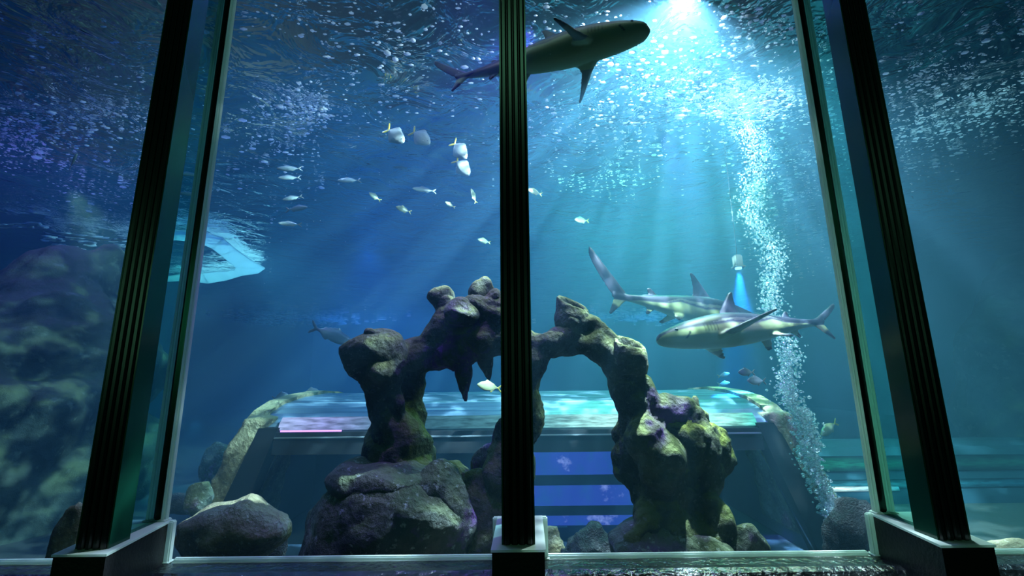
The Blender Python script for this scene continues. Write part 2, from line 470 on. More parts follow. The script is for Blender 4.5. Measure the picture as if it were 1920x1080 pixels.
edges = [-4.0] + [f[1] for f in fins] + [4.0]
for n in range(4):
    x0 = edges[n] + (0.06 if n else 0); x1 = edges[n + 1] - (0.06 if n < 3 else 0)
    r = empty('window_%d' % (n + 1), (x0, GY, zsill))
    tag(r, ('outer left pane of the tank window', 'pane between the left fin and the central post', 'pane between the central post and the right fin', 'outer right pane of the tank window')[n], None, None, 'structure')
    bm = bmesh.new(); xa = edges[n] + (0.012 if n else 0); xc = edges[n + 1] - (0.012 if n < 3 else 0)
    box(bm, xa, xc, GY, GY + 0.02, zsill - 0.01, ZT); o = bm_obj('glass_pane', bm, MAT['pane']); adopt(o, r)
    bm = bmesh.new(); box(bm, x0, x1, GY - 0.014, GY - 0.001, zsill - 0.014, zsill - 0.001); bevel(bm, 0.003, 2)
    o = bm_obj('bottom_seal', bm, MAT['pale']); tag(o, 'pale green seal'); adopt(o, r)

#@@PART2
# ------------------------------------------------------------------ viewing tunnel in the middle of the tank
def roof_mat():
    m, nt, ns, L = mat('acrylic_tunnel_roof')
    tc = N(ns, 'ShaderNodeTexCoord'); mp = N(ns, 'ShaderNodeMapping'); mp.inputs['Scale'].default_value = (0.7, 9, 9)
    L.new(tc.outputs['Object'], mp.inputs[0])
    n = N(ns, 'ShaderNodeTexNoise', Scale=2.0, Detail=4.0); L.new(mp.outputs[0], n.inputs['Vector'])
    r = ramp(ns, [(0.35, (0.03, 0.055, 0.08)), (0.55, (0.08, 0.13, 0.17)), (0.72, (0.17, 0.25, 0.29))]); L.new(n.outputs[0], r.inputs[0])
    b = N(ns, 'ShaderNodeBsdfPrincipled', Roughness=0.3); b.inputs['Specular IOR Level'].default_value = 0.6
    L.new(r.outputs[0], b.inputs['Base Color'])
    o = N(ns, 'ShaderNodeOutputMaterial'); L.new(b.outputs[0], o.inputs[0])
    return m


def strip_mat(name, stops, s, soft=False):
    """light strip glowing through wet acrylic: colour runs along its length"""
    m, nt, ns, L = mat(name)
    tc = N(ns, 'ShaderNodeTexCoord'); sx = N(ns, 'ShaderNodeSeparateXYZ'); L.new(tc.outputs['Generated'], sx.inputs[0])
    r = ramp(ns, stops); L.new(sx.outputs[0], r.inputs[0])
    mp = N(ns, 'ShaderNodeMapping'); mp.inputs['Scale'].default_value = (9, 40, 60); L.new(tc.outputs['Object'], mp.inputs[0])
    n = N(ns, 'ShaderNodeTexNoise', Scale=1.0, Detail=3.0); L.new(mp.outputs[0], n.inputs['Vector'])
    r2 = ramp(ns, [(0.3, (0.35,) * 3), (0.7, (1.3,) * 3)]); L.new(n.outputs[0], r2.inputs[0])
    mx = N(ns, 'ShaderNodeMix', data_type='RGBA', blend_type='MULTIPLY'); mx.inputs[0].default_value = 1; L.new(r.outputs[0], mx.inputs[6]); L.new(r2.outputs[0], mx.inputs[7])
    e = N(ns, 'ShaderNodeEmission', Strength=s); L.new(mx.outputs[2], e.inputs[0])
    if soft:   # streak of light drawn as soft glow, brightest along its middle
        r3 = ramp(ns, [(0.0, (0, 0, 0)), (0.5, (s,) * 3), (1.0, (0, 0, 0))]); L.new(sx.outputs[2], r3.inputs[0]); L.new(r3.outputs[0], e.inputs[1])
    o = N(ns, 'ShaderNodeOutputMaterial'); L.new(e.outputs[0], o.inputs[0])
    return m


def litpanel_mat(name, c0, c1, c2, s, scale=6):
    m, nt, ns, L = mat(name)
    tc = N(ns, 'ShaderNodeTexCoord')
    n = N(ns, 'ShaderNodeTexNoise', Scale=scale, Detail=5.0, Roughness=0.65); L.new(tc.outputs['Object'], n.inputs['Vector'])
    r = ramp(ns, [(0.36, c0), (0.50, c1), (0.58, c1), (0.68, c2)]); L.new(n.outputs[0], r.inputs[0])
    e = N(ns, 'ShaderNodeEmission', Strength=s); L.new(r.outputs[0], e.inputs[0])
    o = N(ns, 'ShaderNodeOutputMaterial'); L.new(e.outputs[0], o.inputs[0])
    return m


MAT['roof'] = roof_mat()
MAT['tglass'] = glass('tunnel_front_glass', (0.80, 0.88, 0.95))
zr = P(970, 806, 3.07).z                       # front edge of the roof
tun = empty('viewing_tunnel', (0, 3.07, FLOOR))
tag(tun, 'underwater viewing tunnel with curved acrylic roof, black frame and stone piers', 'tunnel')
xl, xr = P(524, 806, 3.07).x, P(1417, 800, 3.07).x
# bottom corners of the splayed front
yb = 2.95; dz = zr - FLOOR
xlb, xrb = xl - 0.24, xr + 0.26
z_hd = P(970, 847, 3.06).z                     # underside of the header


def part(name, bm, m, label=None, smooth=False):
    o = bm_obj(name, bm, m, None, smooth)
    if label: tag(o, label)
    adopt(o, tun); return o


bm = bmesh.new()
roofp = [(3.09, zr), (3.13, zr + 0.055), (3.22, zr + 0.11), (3.4, zr + 0.165), (3.7, zr + 0.20), (4.1, zr + 0.215), (4.5, zr + 0.19), (4.9, zr + 0.10), (5.2, zr - 0.10), (5.4, zr - 0.5), (5.45, FLOOR)]
lowp = [(y - (0.0 if i else -0.02), z - 0.03) for i, (y, z) in enumerate(roofp)]
extrude_x(bm, roofp + list(reversed(lowp)), xl - 0.16, xr + 0.16, 12)
part('roof', bm, MAT['roof'], 'curved blue acrylic roof')
bm = bmesh.new(); hexa(bm, [(xl - 0.02, 3.03, z_hd), (xr + 0.02, 3.03, z_hd), (xr + 0.02, 3.12, z_hd), (xl - 0.02, 3.12, z_hd), (xl - 0.02, 3.05, zr), (xr + 0.02, 3.05, zr), (xr + 0.02, 3.12, zr), (xl - 0.02, 3.12, zr)])
part('header_beam', bm, MAT['frame'], 'black header beam')
bm = bmesh.new(); box(bm, xl - 0.01, xr + 0.01, 3.025, 3.05, zr - 0.035, zr - 0.028); part('header_trim', bm, simple('grey_trim', (0.12, 0.14, 0.16), 0.4))
for s, x0, x1, w0, w1 in ((-1, xl, xlb, 0.13, 0.17), (1, xr, xrb, 0.13, 0.17)):
    bm = bmesh.new()
    hexa(bm, [(x1, yb, FLOOR), (x1 + s * w1, yb, FLOOR), (x1 + s * w1, yb + 0.12, FLOOR), (x1, yb + 0.12, FLOOR),
              (x0, 3.05, zr + 0.03), (x0 + s * w0, 3.05, zr + 0.03), (x0 + s * w0, 3.17, zr + 0.03), (x0, 3.17, zr + 0.03)])
    part('side_frame', bm, MAT['frame'])
bm = bmesh.new()
hexa(bm, [(xlb, yb + 0.03, FLOOR), (xrb, yb + 0.03, FLOOR), (xrb, yb + 0.05, FLOOR), (xlb, yb + 0.05, FLOOR), (xl, 3.07, z_hd), (xr, 3.07, z_hd), (xr, 3.09, z_hd), (xl, 3.09, z_hd)])
part('front_glass', bm, MAT['tglass'], 'slanted front glass')
# light strips along the front edge of the roof
def strip(px0, px1, pya, pyb, m, label):
    bm = bmesh.new(); x0, x1 = P(px0, 800, 3.10).x, P(px1, 800, 3.10).x
    za, zb = zr + 0.012, zr + 0.092
    n = 10
    prof = [(3.078, za), (3.074, za + 0.02), (3.085, za + 0.045), (3.12, zb), (3.14, zb - 0.004), (3.13, za)]
    extrude_x(bm, prof, x0, x1, n)
    return part('light_strip', bm, m, label)
strip(526, 700, 790, 808, strip_mat('lavender_strip', [(0, (0.55, 0.55, 0.95)), (0.5, (0.45, 0.40, 0.85)), (1, (0.20, 0.30, 0.5))], 1.1), 'lavender glowing light strip')
strip(700, 1010, 790, 808, strip_mat('dim_strip', [(0, (0.05, 0.13, 0.22)), (0.6, (0.10, 0.26, 0.32)), (1, (0.18, 0.42, 0.46))], 0.8), 'dim teal light strip')
strip(1010, 1416, 790, 808, strip_mat('white_green_strip', [(0, (0.16, 0.40, 0.42)), (0.35, (0.6, 0.95, 0.9)), (0.5, (0.4, 0.9, 0.75)), (0.85, (0.55, 1.0, 0.9)), (1, (0.10, 0.6, 0.5))], 1.5), 'bright white green light strip')
bm = bmesh.new(); box(bm, P(526, 808, 3.07).x, P(640, 808, 3.07).x, 3.066, 3.075, zr + 0.002, zr + 0.011)
part('neon_line', bm, emit('magenta_neon', (0.75, 0.25, 1.0), 3.0), 'magenta glowing line')
# inside: back wall, floor, and lit louvre panels
bm = bmesh.new(); box(bm, xlb - 0.03, xrb + 0.03, 4.3, 4.36, FLOOR, zr + 0.13); part('inner_wall', bm, MAT['interior'])
for xx in (xlb - 0.03, xrb + 0.03):
    bm = bmesh.new(); box(bm, xx - 0.01, xx + 0.01, 3.12, 4.3, FLOOR, zr + 0.02); part('inner_wall', bm, MAT['interior'])
bm = bmesh.new(); box(bm, xlb, xrb, 3.0, 4.3, FLOOR, FLOOR + 0.01); part('inner_floor', bm, MAT['interior'])
YP = 3.62
x0, x1 = P(985, 900, YP).x, P(1205, 900, YP).x
bm = bmesh.new(); box(bm, x0, x1, YP + 0.02, YP + 0.06, FLOOR, P(1000, 846, YP).z + 0.15); louvre = part('louvre_frame', bm, simple('louvre_frame_paint', (0.05, 0.08, 0.14), 0.5))
blue = litpanel_mat('lit_blue_panel', (0.035, 0.11, 0.48), (0.05, 0.09, 0.55), (0.45, 0.42, 1.0), 0.9)
for ya, yb_ in ((845, 890), (911, 948), (968, 985)):
    bm = bmesh.new(); box(bm, x0 + 0.02, x1 - 0.03, YP, YP + 0.022, P(1090, yb_, YP).z, P(1090, ya, YP).z)
    o = bm_obj('lit_panel', bm, blue); tag(o, 'glowing violet blue panel'); o.parent = louvre
bm = bmesh.new(); box(bm, P(1100, 1000, YP).x, P(1175, 1000, YP).x, YP, YP + 0.022, P(1090, 1003, YP).z, P(1090, 994, YP).z); o = bm_obj('lit_panel', bm, emit('olive_panel', (0.16, 0.20, 0.06), 1)); tag(o, 'dim yellow panel'); o.parent = louvre
bm = bmesh.new(); box(bm, P(990, 1000, YP).x, P(1064, 1000, YP).x, YP - 0.01, YP + 0.022, FLOOR, P(1030, 988, YP).z); o = bm_obj('teal_panel', bm, simple('teal_board', (0.10, 0.30, 0.32), 0.5)); tag(o, 'teal board'); o.parent = louvre
# stone piers at both ends
for s, pts, lab in ((-1, [(490, 782, 26), (455, 850, 30), (425, 930, 36), (405, 1000, 40)], 'mottled stone pier'), (1, [(1452, 772, 26, .05), (1492, 850, 28, .05), (1528, 930, 34, .05), (1550, 1010, 38, .05)], 'mossy stone pier')):
    bm = bmesh.new(); YY = 3.12
    vs = []
    for p in pts:
        c = P(p[0], p[1], YY); w = p[2] * YY / F
        vs.append([bm.verts.new((c.x + dx * w, YY + dy, c.z)) for dx, dy in ((-1, 0.02), (-0.8, -0.08), (0.8, -0.08), (1, 0.02), (1, 0.5), (-1, 0.5))])
    for a, c in zip(vs, vs[1:]):
        for i in range(6): bm.faces.new((a[i], a[(i + 1) % 6], c[(i + 1) % 6], c[i]))
    bm.faces.new(vs[0]); bm.faces.new(list(reversed(vs[-1])))
    bmesh.ops.recalc_face_normals(bm, faces=bm.faces)
    me = remeshed(bm, 0.022, 2); roughen(me, 0.016, 9, 3 + s, 4)
    o = mesh_obj('stone_pier', me, MAT['pier'], None, True); tag(o, lab); adopt(o, tun)
# dark stone coping running back along the roof ends
for s, x0 in ((-1, xl - 0.20), (1, xr + 0.20)):
    bm = bmesh.new()
    top = [(y, z + 0.025) for y, z in roofp[1:9]]; bot = [(y, z - 0.05) for y, z in roofp[1:9]]
    extrude_x(bm, top + list(reversed(bot)), x0 - 0.07, x0 + 0.05, 2)
    o = part('roof_coping', bm, MAT['pier'], 'narrow stone coping')

# ------------------------------------------------------------------ low acrylic tubes at the sides
MAT['tube'] = simple('acrylic_tube', (0.03, 0.07, 0.09), 0.18, 0.7)
for nm, x0, x1, lab, strips in (
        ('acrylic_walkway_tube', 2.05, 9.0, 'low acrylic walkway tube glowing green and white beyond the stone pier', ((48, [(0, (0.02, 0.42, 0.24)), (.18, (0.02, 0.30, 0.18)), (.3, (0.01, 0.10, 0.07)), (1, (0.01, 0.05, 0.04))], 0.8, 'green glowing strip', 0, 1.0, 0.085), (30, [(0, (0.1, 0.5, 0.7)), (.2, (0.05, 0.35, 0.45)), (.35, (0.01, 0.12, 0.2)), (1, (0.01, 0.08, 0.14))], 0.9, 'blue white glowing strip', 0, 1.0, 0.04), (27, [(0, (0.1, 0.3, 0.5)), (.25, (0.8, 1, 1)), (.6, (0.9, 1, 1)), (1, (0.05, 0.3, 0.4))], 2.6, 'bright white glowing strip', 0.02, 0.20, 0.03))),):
    r = empty(nm, ((x0 + x1) / 2, 4.75, FLOOR)); tag(r, lab, 'tunnel')
    R = 0.62; yc = 4.75; zc = FLOOR - 0.16
    pr = [(yc - R * math.cos(math.radians(a)), zc + R * math.sin(math.radians(a))) for a in range(15, 166, 6)]
    pr2 = [(yc - (R - .03) * math.cos(math.radians(a)), zc + (R - .03) * math.sin(math.radians(a))) for a in range(15, 166, 6)]
    bm = bmesh.new(); extrude_x(bm, pr + list(reversed(pr2)), x0, x1, 1); o = bm_obj('tube_shell', bm, MAT['tube'], None, False); adopt(o, r)
    for a, col, s, lb, fa, fb, hw in strips:  # white strips: a lamp's highlight on the tube, drawn as glow
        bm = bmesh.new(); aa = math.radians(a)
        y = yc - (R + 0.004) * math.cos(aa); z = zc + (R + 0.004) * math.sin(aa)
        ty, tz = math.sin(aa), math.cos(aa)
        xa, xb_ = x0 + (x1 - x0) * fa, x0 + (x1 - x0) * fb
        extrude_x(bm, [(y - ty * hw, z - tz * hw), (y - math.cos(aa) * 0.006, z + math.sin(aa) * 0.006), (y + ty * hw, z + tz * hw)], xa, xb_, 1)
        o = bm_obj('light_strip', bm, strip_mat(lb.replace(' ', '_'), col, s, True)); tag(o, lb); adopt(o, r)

# ------------------------------------------------------------------ the artificial rock arch
AY = 1.78
arch = empty('rock_arch', (P(970, 900, AY).x, AY, CZ - 0.80))
tag(arch, 'tall artificial rock arch with two openings and hanging spikes in the tank centre', 'rock')


def rock_part(name, bm, m, voxel, amp, freq, seed, label=None, ridge=0.4, it=2, parent=arch, octv=4):
    me = remeshed(bm, voxel, it); roughen(me, amp, freq, seed, octv, ridge)
    o = mesh_obj(name, me, m, None, True)
    if label: tag(o, label)
    if parent is not None: adopt(o, parent)
    return o


bm = bmesh.new()
# left pillar, its big head and the thinner leg behind it
chain(bm, [(690, 645, 22, -.06), (672, 650, 16, -.08)], AY)
chain(bm, [(698, 655, 34, -.05), (710, 700, 40, -.05), (722, 750, 32, -.03), (735, 795, 36), (742, 850, 50), (745, 930, 66)], AY)
chain(bm, [(700, 632, 20, -.08), (735, 665, 24, -.06), (738, 715, 22, -.06)], AY)
chain(bm, [(775, 690, 24, .08), (775, 740, 20, .08), (772, 800, 24, .06), (785, 850, 26, .04), (795, 885, 26), (790, 940, 40)], AY)
# cross beam
chain(bm, [(745, 660, 20), (775, 668, 30, .03), (815, 662, 34, .04), (860, 645, 42, .02), (905, 630, 46), (950, 630, 34), (1000, 648, 24), (1030, 648, 22)], AY)
chain(bm, [(815, 630, 22, .02), (850, 600, 34, .02), (890, 590, 40), (930, 595, 36)], AY)
# middle leg
chain(bm, [(1000, 655, 28), (990, 705, 24), (988, 745, 30), (985, 780, 36), (965, 830, 40), (950, 900, 48), (940, 980, 60)], AY)
# right arch
chain(bm, [(1000, 648, 24), (1040, 642, 24), (1085, 632, 24), (1120, 640, 27), (1150, 670, 30), (1172, 700, 38), (1185, 745, 38)], AY)
chain(bm, [(1080, 605, 26), (1115, 610, 18), (1160, 648, 14)], AY)
chain(bm, [(1185, 670, 26, -.05), (1195, 715, 22, -.03), (1205, 745, 20)], AY)
# right pillar
chain(bm, [(1185, 745, 38), (1205, 790, 42), (1225, 850, 52), (1245, 930, 50), (1250, 1000, 60), (1250, 1080, 80)], AY)
chain(bm, [(1240, 785, 36, .02), (1280, 790, 44, .04), (1300, 840, 42, .03), (1312, 890, 40, .03), (1305, 940, 36, .03), (1300, 1010, 55, .02), (1320, 1070, 70)], AY)
chain(bm, [(1215, 820, 42, -.08), (1235, 880, 40, -.08)], AY)
chain(bm, [(1345, 1000, 34, -.05), (1330, 950, 24, -.03)], AY)
chain(bm, [(1215, 985, 22, -.1), (1195, 1020, 20, -.12)], AY)
chain(bm, [(1180, 1060, 30, -.05), (1300, 1075, 40, -.08)], AY)
rock_part('arch_body', bm, MAT['rock'], 0.012, 0.020, 7.5, 1.0, None, 0.8, 1, octv=6)

# horns and cups on top of the arch
def horn(pts, dy, m=MAT['rock'], name='rock_horn', label=None, seed=1, amp=0.010, voxel=0.010, fr=11):
    bm = bmesh.new(); chain(bm, pts, AY + dy); return rock_part(name, bm, m, voxel, amp, fr, seed, label, 0.4, 1)


def angular(px, py, rpx, rpy, dy, seed, name='rock_horn', label=None, m=None, depth=None, cuts=11, amp=0.008):
    bm = bmesh.new(); Y = AY + dy; c = P(px, py, Y)
    facet_rock(bm, c, (rpx * Y / F * 1.15, (depth or rpx) * Y / F * 1.15, rpy * Y / F * 1.12), seed, cuts)
    return rock_part(name, bm, m or MAT['rock'], 0.011, amp, 9, seed, label, 0.6, 1)


angular(826, 562, 25, 26, .06, 4, label='dark angular horn')
horn([(832, 570, 18), (850, 600, 22)], .05, seed=5)
angular(905, 548, 26, 30, .05, 9, label='dark pointed horn')
angular(925, 575, 28, 34, .0, 6, label='purple crusted lump')
angular(865, 588, 36, 28, -.06, 12)
angular(700, 668, 56, 56, -.04, 21, name='pillar_head', label='large angular head of the left pillar', depth=46, cuts=14)
angular(1265, 850, 98, 112, .06, 22, name='pillar_block', label='mossy block of the right pillar', depth=60, cuts=16, m=MAT['mossy'], amp=0.024)
# spikes hanging under the beam
horn([(866, 665, 22, 0), (869, 700, 16, 0), (871, 728, 10.5, 0), (872, 748, 6, 0)], -.02, name='hanging_spike', seed=2, amp=0.005, label='long hanging spike')
horn([(905, 650, 22, 0), (911, 680, 15, 0), (917, 708, 6, 0)], .0, name='hanging_spike', seed=3, amp=0.005, label='short hanging spike')


def cup(px, py, r, h, lean, dy, seed, label):
    """a hollow stump: open rim leaning to one side"""
    Y = AY + dy; c = P(px, py, Y); k = Y / F
    bm = bmesh.new(); seg = 28; rings = []
    for zf, rf in ((-1.0, 0.80), (-0.4, 0.95), (0.2, 1.0), (0.75, 0.93), (1.0, 0.86), (1.0, 0.62), (0.55, 0.58), (0.1, 0.3)):
        ring = []
        for i in range(seg):
            a = 2 * PI * i / seg
            x = math.cos(a) * r * rf; y = math.sin(a) * r * rf
            z = zf * h + (x * lean if zf > 0.3 else 0) + (y * 0.45 if zf > 0.3 else 0)
            ring.append(bm.verts.new((c.x + x * k + lean * 0.0, c.y + y * k, c.z + z * k)))
        rings.append(ring)
    for a, b_ in zip(rings, rings[1:]):
        for i in range(seg): bm.faces.new((a[i], a[(i + 1) % seg], b_[(i + 1) % seg], b_[i]))
    bm.faces.new(list(reversed(rings[0]))); bm.faces.new(rings[-1])
    bmesh.ops.recalc_face_normals(bm, faces=bm.faces)
    return rock_part('rock_cup', bm, MAT['rock'], 0.009, 0.007, 10, seed, label, 0.3, 1)


cup(1074, 598, 34, 32, -0.45, .02, 31, 'hollow stump on the right arch')
cup(1183, 672, 33, 30, -0.25, -.05, 32, 'hollow stump on the right pillar')
horn([(1300, 765, 15, 0), (1304, 748, 7, 0)], .02, seed=8, amp=0.004, label='small mossy horn')
horn([(1268, 765, 12, 0), (1264, 752, 9, 0)], .06, seed=9, amp=0.004)
# rocks cast into the foot of the left and middle legs
def foot(name, px, py, rx, ry, dy, seed, label, m=None, depth=None, cuts=10, amp=0.012):
    bm = bmesh.new(); Y = AY + dy; c = P(px, py, Y); k = Y / F * 1.12
    facet_rock(bm, c, (rx * k, (depth or rx * 0.7) * k, ry * k), seed, cuts)
    return rock_part(name, bm, m or MAT['rock_base'], 0.013, amp, 8, seed, label, 0.5, 1)


bm = bmesh.new()
chain(bm, [(735, 830, 42), (735, 880, 50)], AY)
rock_part('foot_block', bm, MAT['rock_base'], 0.013, 0.016, 8, 17)
foot('foot_slab', 715, 905, 92, 42, -.10, 40, 'speckled slab rock', depth=70)
foot('foot_boulder', 705, 1010, 150, 98, -.14, 41, 'large speckled base boulder', depth=90)
foot('foot_boulder', 830, 985, 62, 100, -.12, 43, None)
foot('foot_boulder', 905, 985, 60, 90, -.05, 44, 'purple crusted base rock', m=MAT['rock'])
foot('foot_block', 928, 880, 42, 46, .02, 45, None)
foot('foot_ledge', 858, 893, 40, 26, .03, 46, 'pale ledge with a raised lip', m=MAT['rock'])
foot('foot_ledge', 838, 925, 44, 34, .0, 47, None, m=MAT['rock'])
foot('foot_boulder', 1398, 1025, 44, 42, -.05, 48, 'rounded rock at the foot of the right pillar')
foot('foot_boulder', 1250, 1050, 110, 60, -.05, 49, None)


# ------------------------------------------------------------------ loose boulders
def boulder(px, py, rx, ry, Y, seed, m, label, depth=None, cuts=10, amp=0.014, voxel=0.014, freq=8, name='boulder'):
    bm = bmesh.new(); c = P(px, py, Y); k = Y / F * 1.1
    facet_rock(bm, (0, 0, 0), (rx * k, (depth or rx * 0.7) * k, ry * k), seed, cuts)
    me = remeshed(bm, voxel, 1); roughen(me, amp, freq, seed, 4, 0.5)
    o = mesh_obj(name, me, m, None, True); o.location = c
    return tag(o, label, 'rock')


boulder(428, 1000, 100, 62, 1.82, 61, MAT['boulder'], 'brown boulder with a pale crusted top just behind the left pane', depth=55)
boulder(512, 1010, 30, 34, 2.0, 62, MAT['blackrock'], 'small dark rock against the right end of the brown boulder')
boulder(1105, 1040, 52, 48, 2.25, 63, MAT['blackrock'], 'black lava rock in front of the tunnel panels', amp=0.02, freq=14)
boulder(1036, 1040, 26, 44, 2.45, 64, MAT['boulder'], 'small pointed brown rock beside the central post', cuts=14)
boulder(1592, 1005, 46, 60, 1.95, 65, MAT['blackrock'], 'dark rough rock behind the foot of the right fin', amp=0.02, freq=12)
boulder(135, 1020, 34, 62, 1.7, 66, MAT['boulder'], 'pale rock half hidden by the left post', amp=0.01)
boulder(376, 935, 24, 34, 2.8, 67, MAT['rock_base'], 'dark rock at the foot of the left stone pier', name='boulder')
boulder(340, 945, 28, 18, 2.9, 68, MAT['blackrock'], 'low black rock on the bright sand left of the tunnel', name='boulder')
boulder(405, 875, 26, 50, 3.9, 69, MAT['rock_base'], 'tall rounded rock behind the left stone pier', name='boulder')
boulder(1905, 1052, 60, 34, 1.75, 70, MAT['boulder'], 'low pale rock beyond the right fin', amp=0.01)

# ------------------------------------------------------------------ rock cliffs at both sides
def cliff(name, label, pts, Y, seed, voxel=0.07, amp=0.16):
    bm = bmesh.new(); chain(bm, pts, Y)
    me = remeshed(bm, voxel, 1); roughen(me, amp, 0.9, seed, 6, 0.6)
    o = mesh_obj(name, me, MAT['cliff'], None, True); return tag(o, label, 'rock')


bm = bmesh.new()
for ch in ([(175, 505, 46, 0), (215, 492, 34, .2), (215, 580, 40, .5)], [(130, 560, 90, 0), (100, 680, 120, -.5), (60, 800, 120, -.8), (20, 930, 120, -1.0)],
           [(170, 600, 70, .2), (170, 720, 90, 0), (150, 850, 100, -.2)], [(-40, 640, 90, -.8), (-80, 780, 120, -1.2)]):
    chain(bm, ch, 4.7)
me = remeshed(bm, 0.045, 1); roughen(me, 0.16, 1.2, 81, 7, 0.9)
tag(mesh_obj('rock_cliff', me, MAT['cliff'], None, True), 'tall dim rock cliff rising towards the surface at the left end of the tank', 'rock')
bm = bmesh.new()
for ch in ([(1940, 560, 70, 0), (1910, 680, 90, -.3), (1880, 790, 70, 0)], [(1960, 520, 60, 0), (1960, 700, 80, -.3), (1940, 850, 80, -.5)]):
    chain(bm, ch, 7.2)
me = remeshed(bm, 0.07, 1); roughen(me, 0.13, 0.95, 82, 6, 0.6)
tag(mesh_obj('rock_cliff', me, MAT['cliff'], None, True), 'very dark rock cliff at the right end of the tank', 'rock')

#@@PART3
# ------------------------------------------------------------------ sharks
def fin_loft(bm, secs):
    """secs: (lead point, trail point, thickness, thickness direction)"""
    rings = []
    for a, c, t, d in secs:
        a = Vector(a); c = Vector(c); d = Vector(d)
        m1 = a.lerp(c, 0.25); m2 = a.lerp(c, 0.6)
        rings.append([bm.verts.new(q) for q in (a, m1 + d * t, m2 + d * t * 0.8, c, m2 - d * t * 0.8, m1 - d * t)])
    for r0, r1 in zip(rings, rings[1:]):
        for i in range(6): bm.faces.new((r0[i], r0[(i + 1) % 6], r1[(i + 1) % 6], r1[i]))
    bm.faces.new(list(reversed(rings[0]))); bm.faces.new(rings[-1])


STN = [(0.0, .006, -.004, -.016), (0.010, .027, .012, -.024), (0.03, .042, .022, -.033), (0.06, .050, .033, -.040), (0.12, .062, .050, -.050), (0.20, .070, .066, -.058), (0.28, .073, .076, -.064),
       (0.36, .070, .078, -.067), (0.46, .061, .069, -.062), (0.56, .047, .053, -.050), (0.66, .032, .036, -.034), (0.74, .021, .024, -.022), (0.79, .015, .019, -.016), (0.84, .010, .020, -.012), (0.88, .006, .026, -.004)]


def catmull(stn, n):
    xs = np.array([s[0] for s in stn]); out = []
    for x in np.linspace(0, 1, n) ** 1.15 * xs[-1]:
        out.append((x, *[float(np.interp(x, xs, [s[k] for s in stn])) for k in (1, 2, 3)]))
    return out


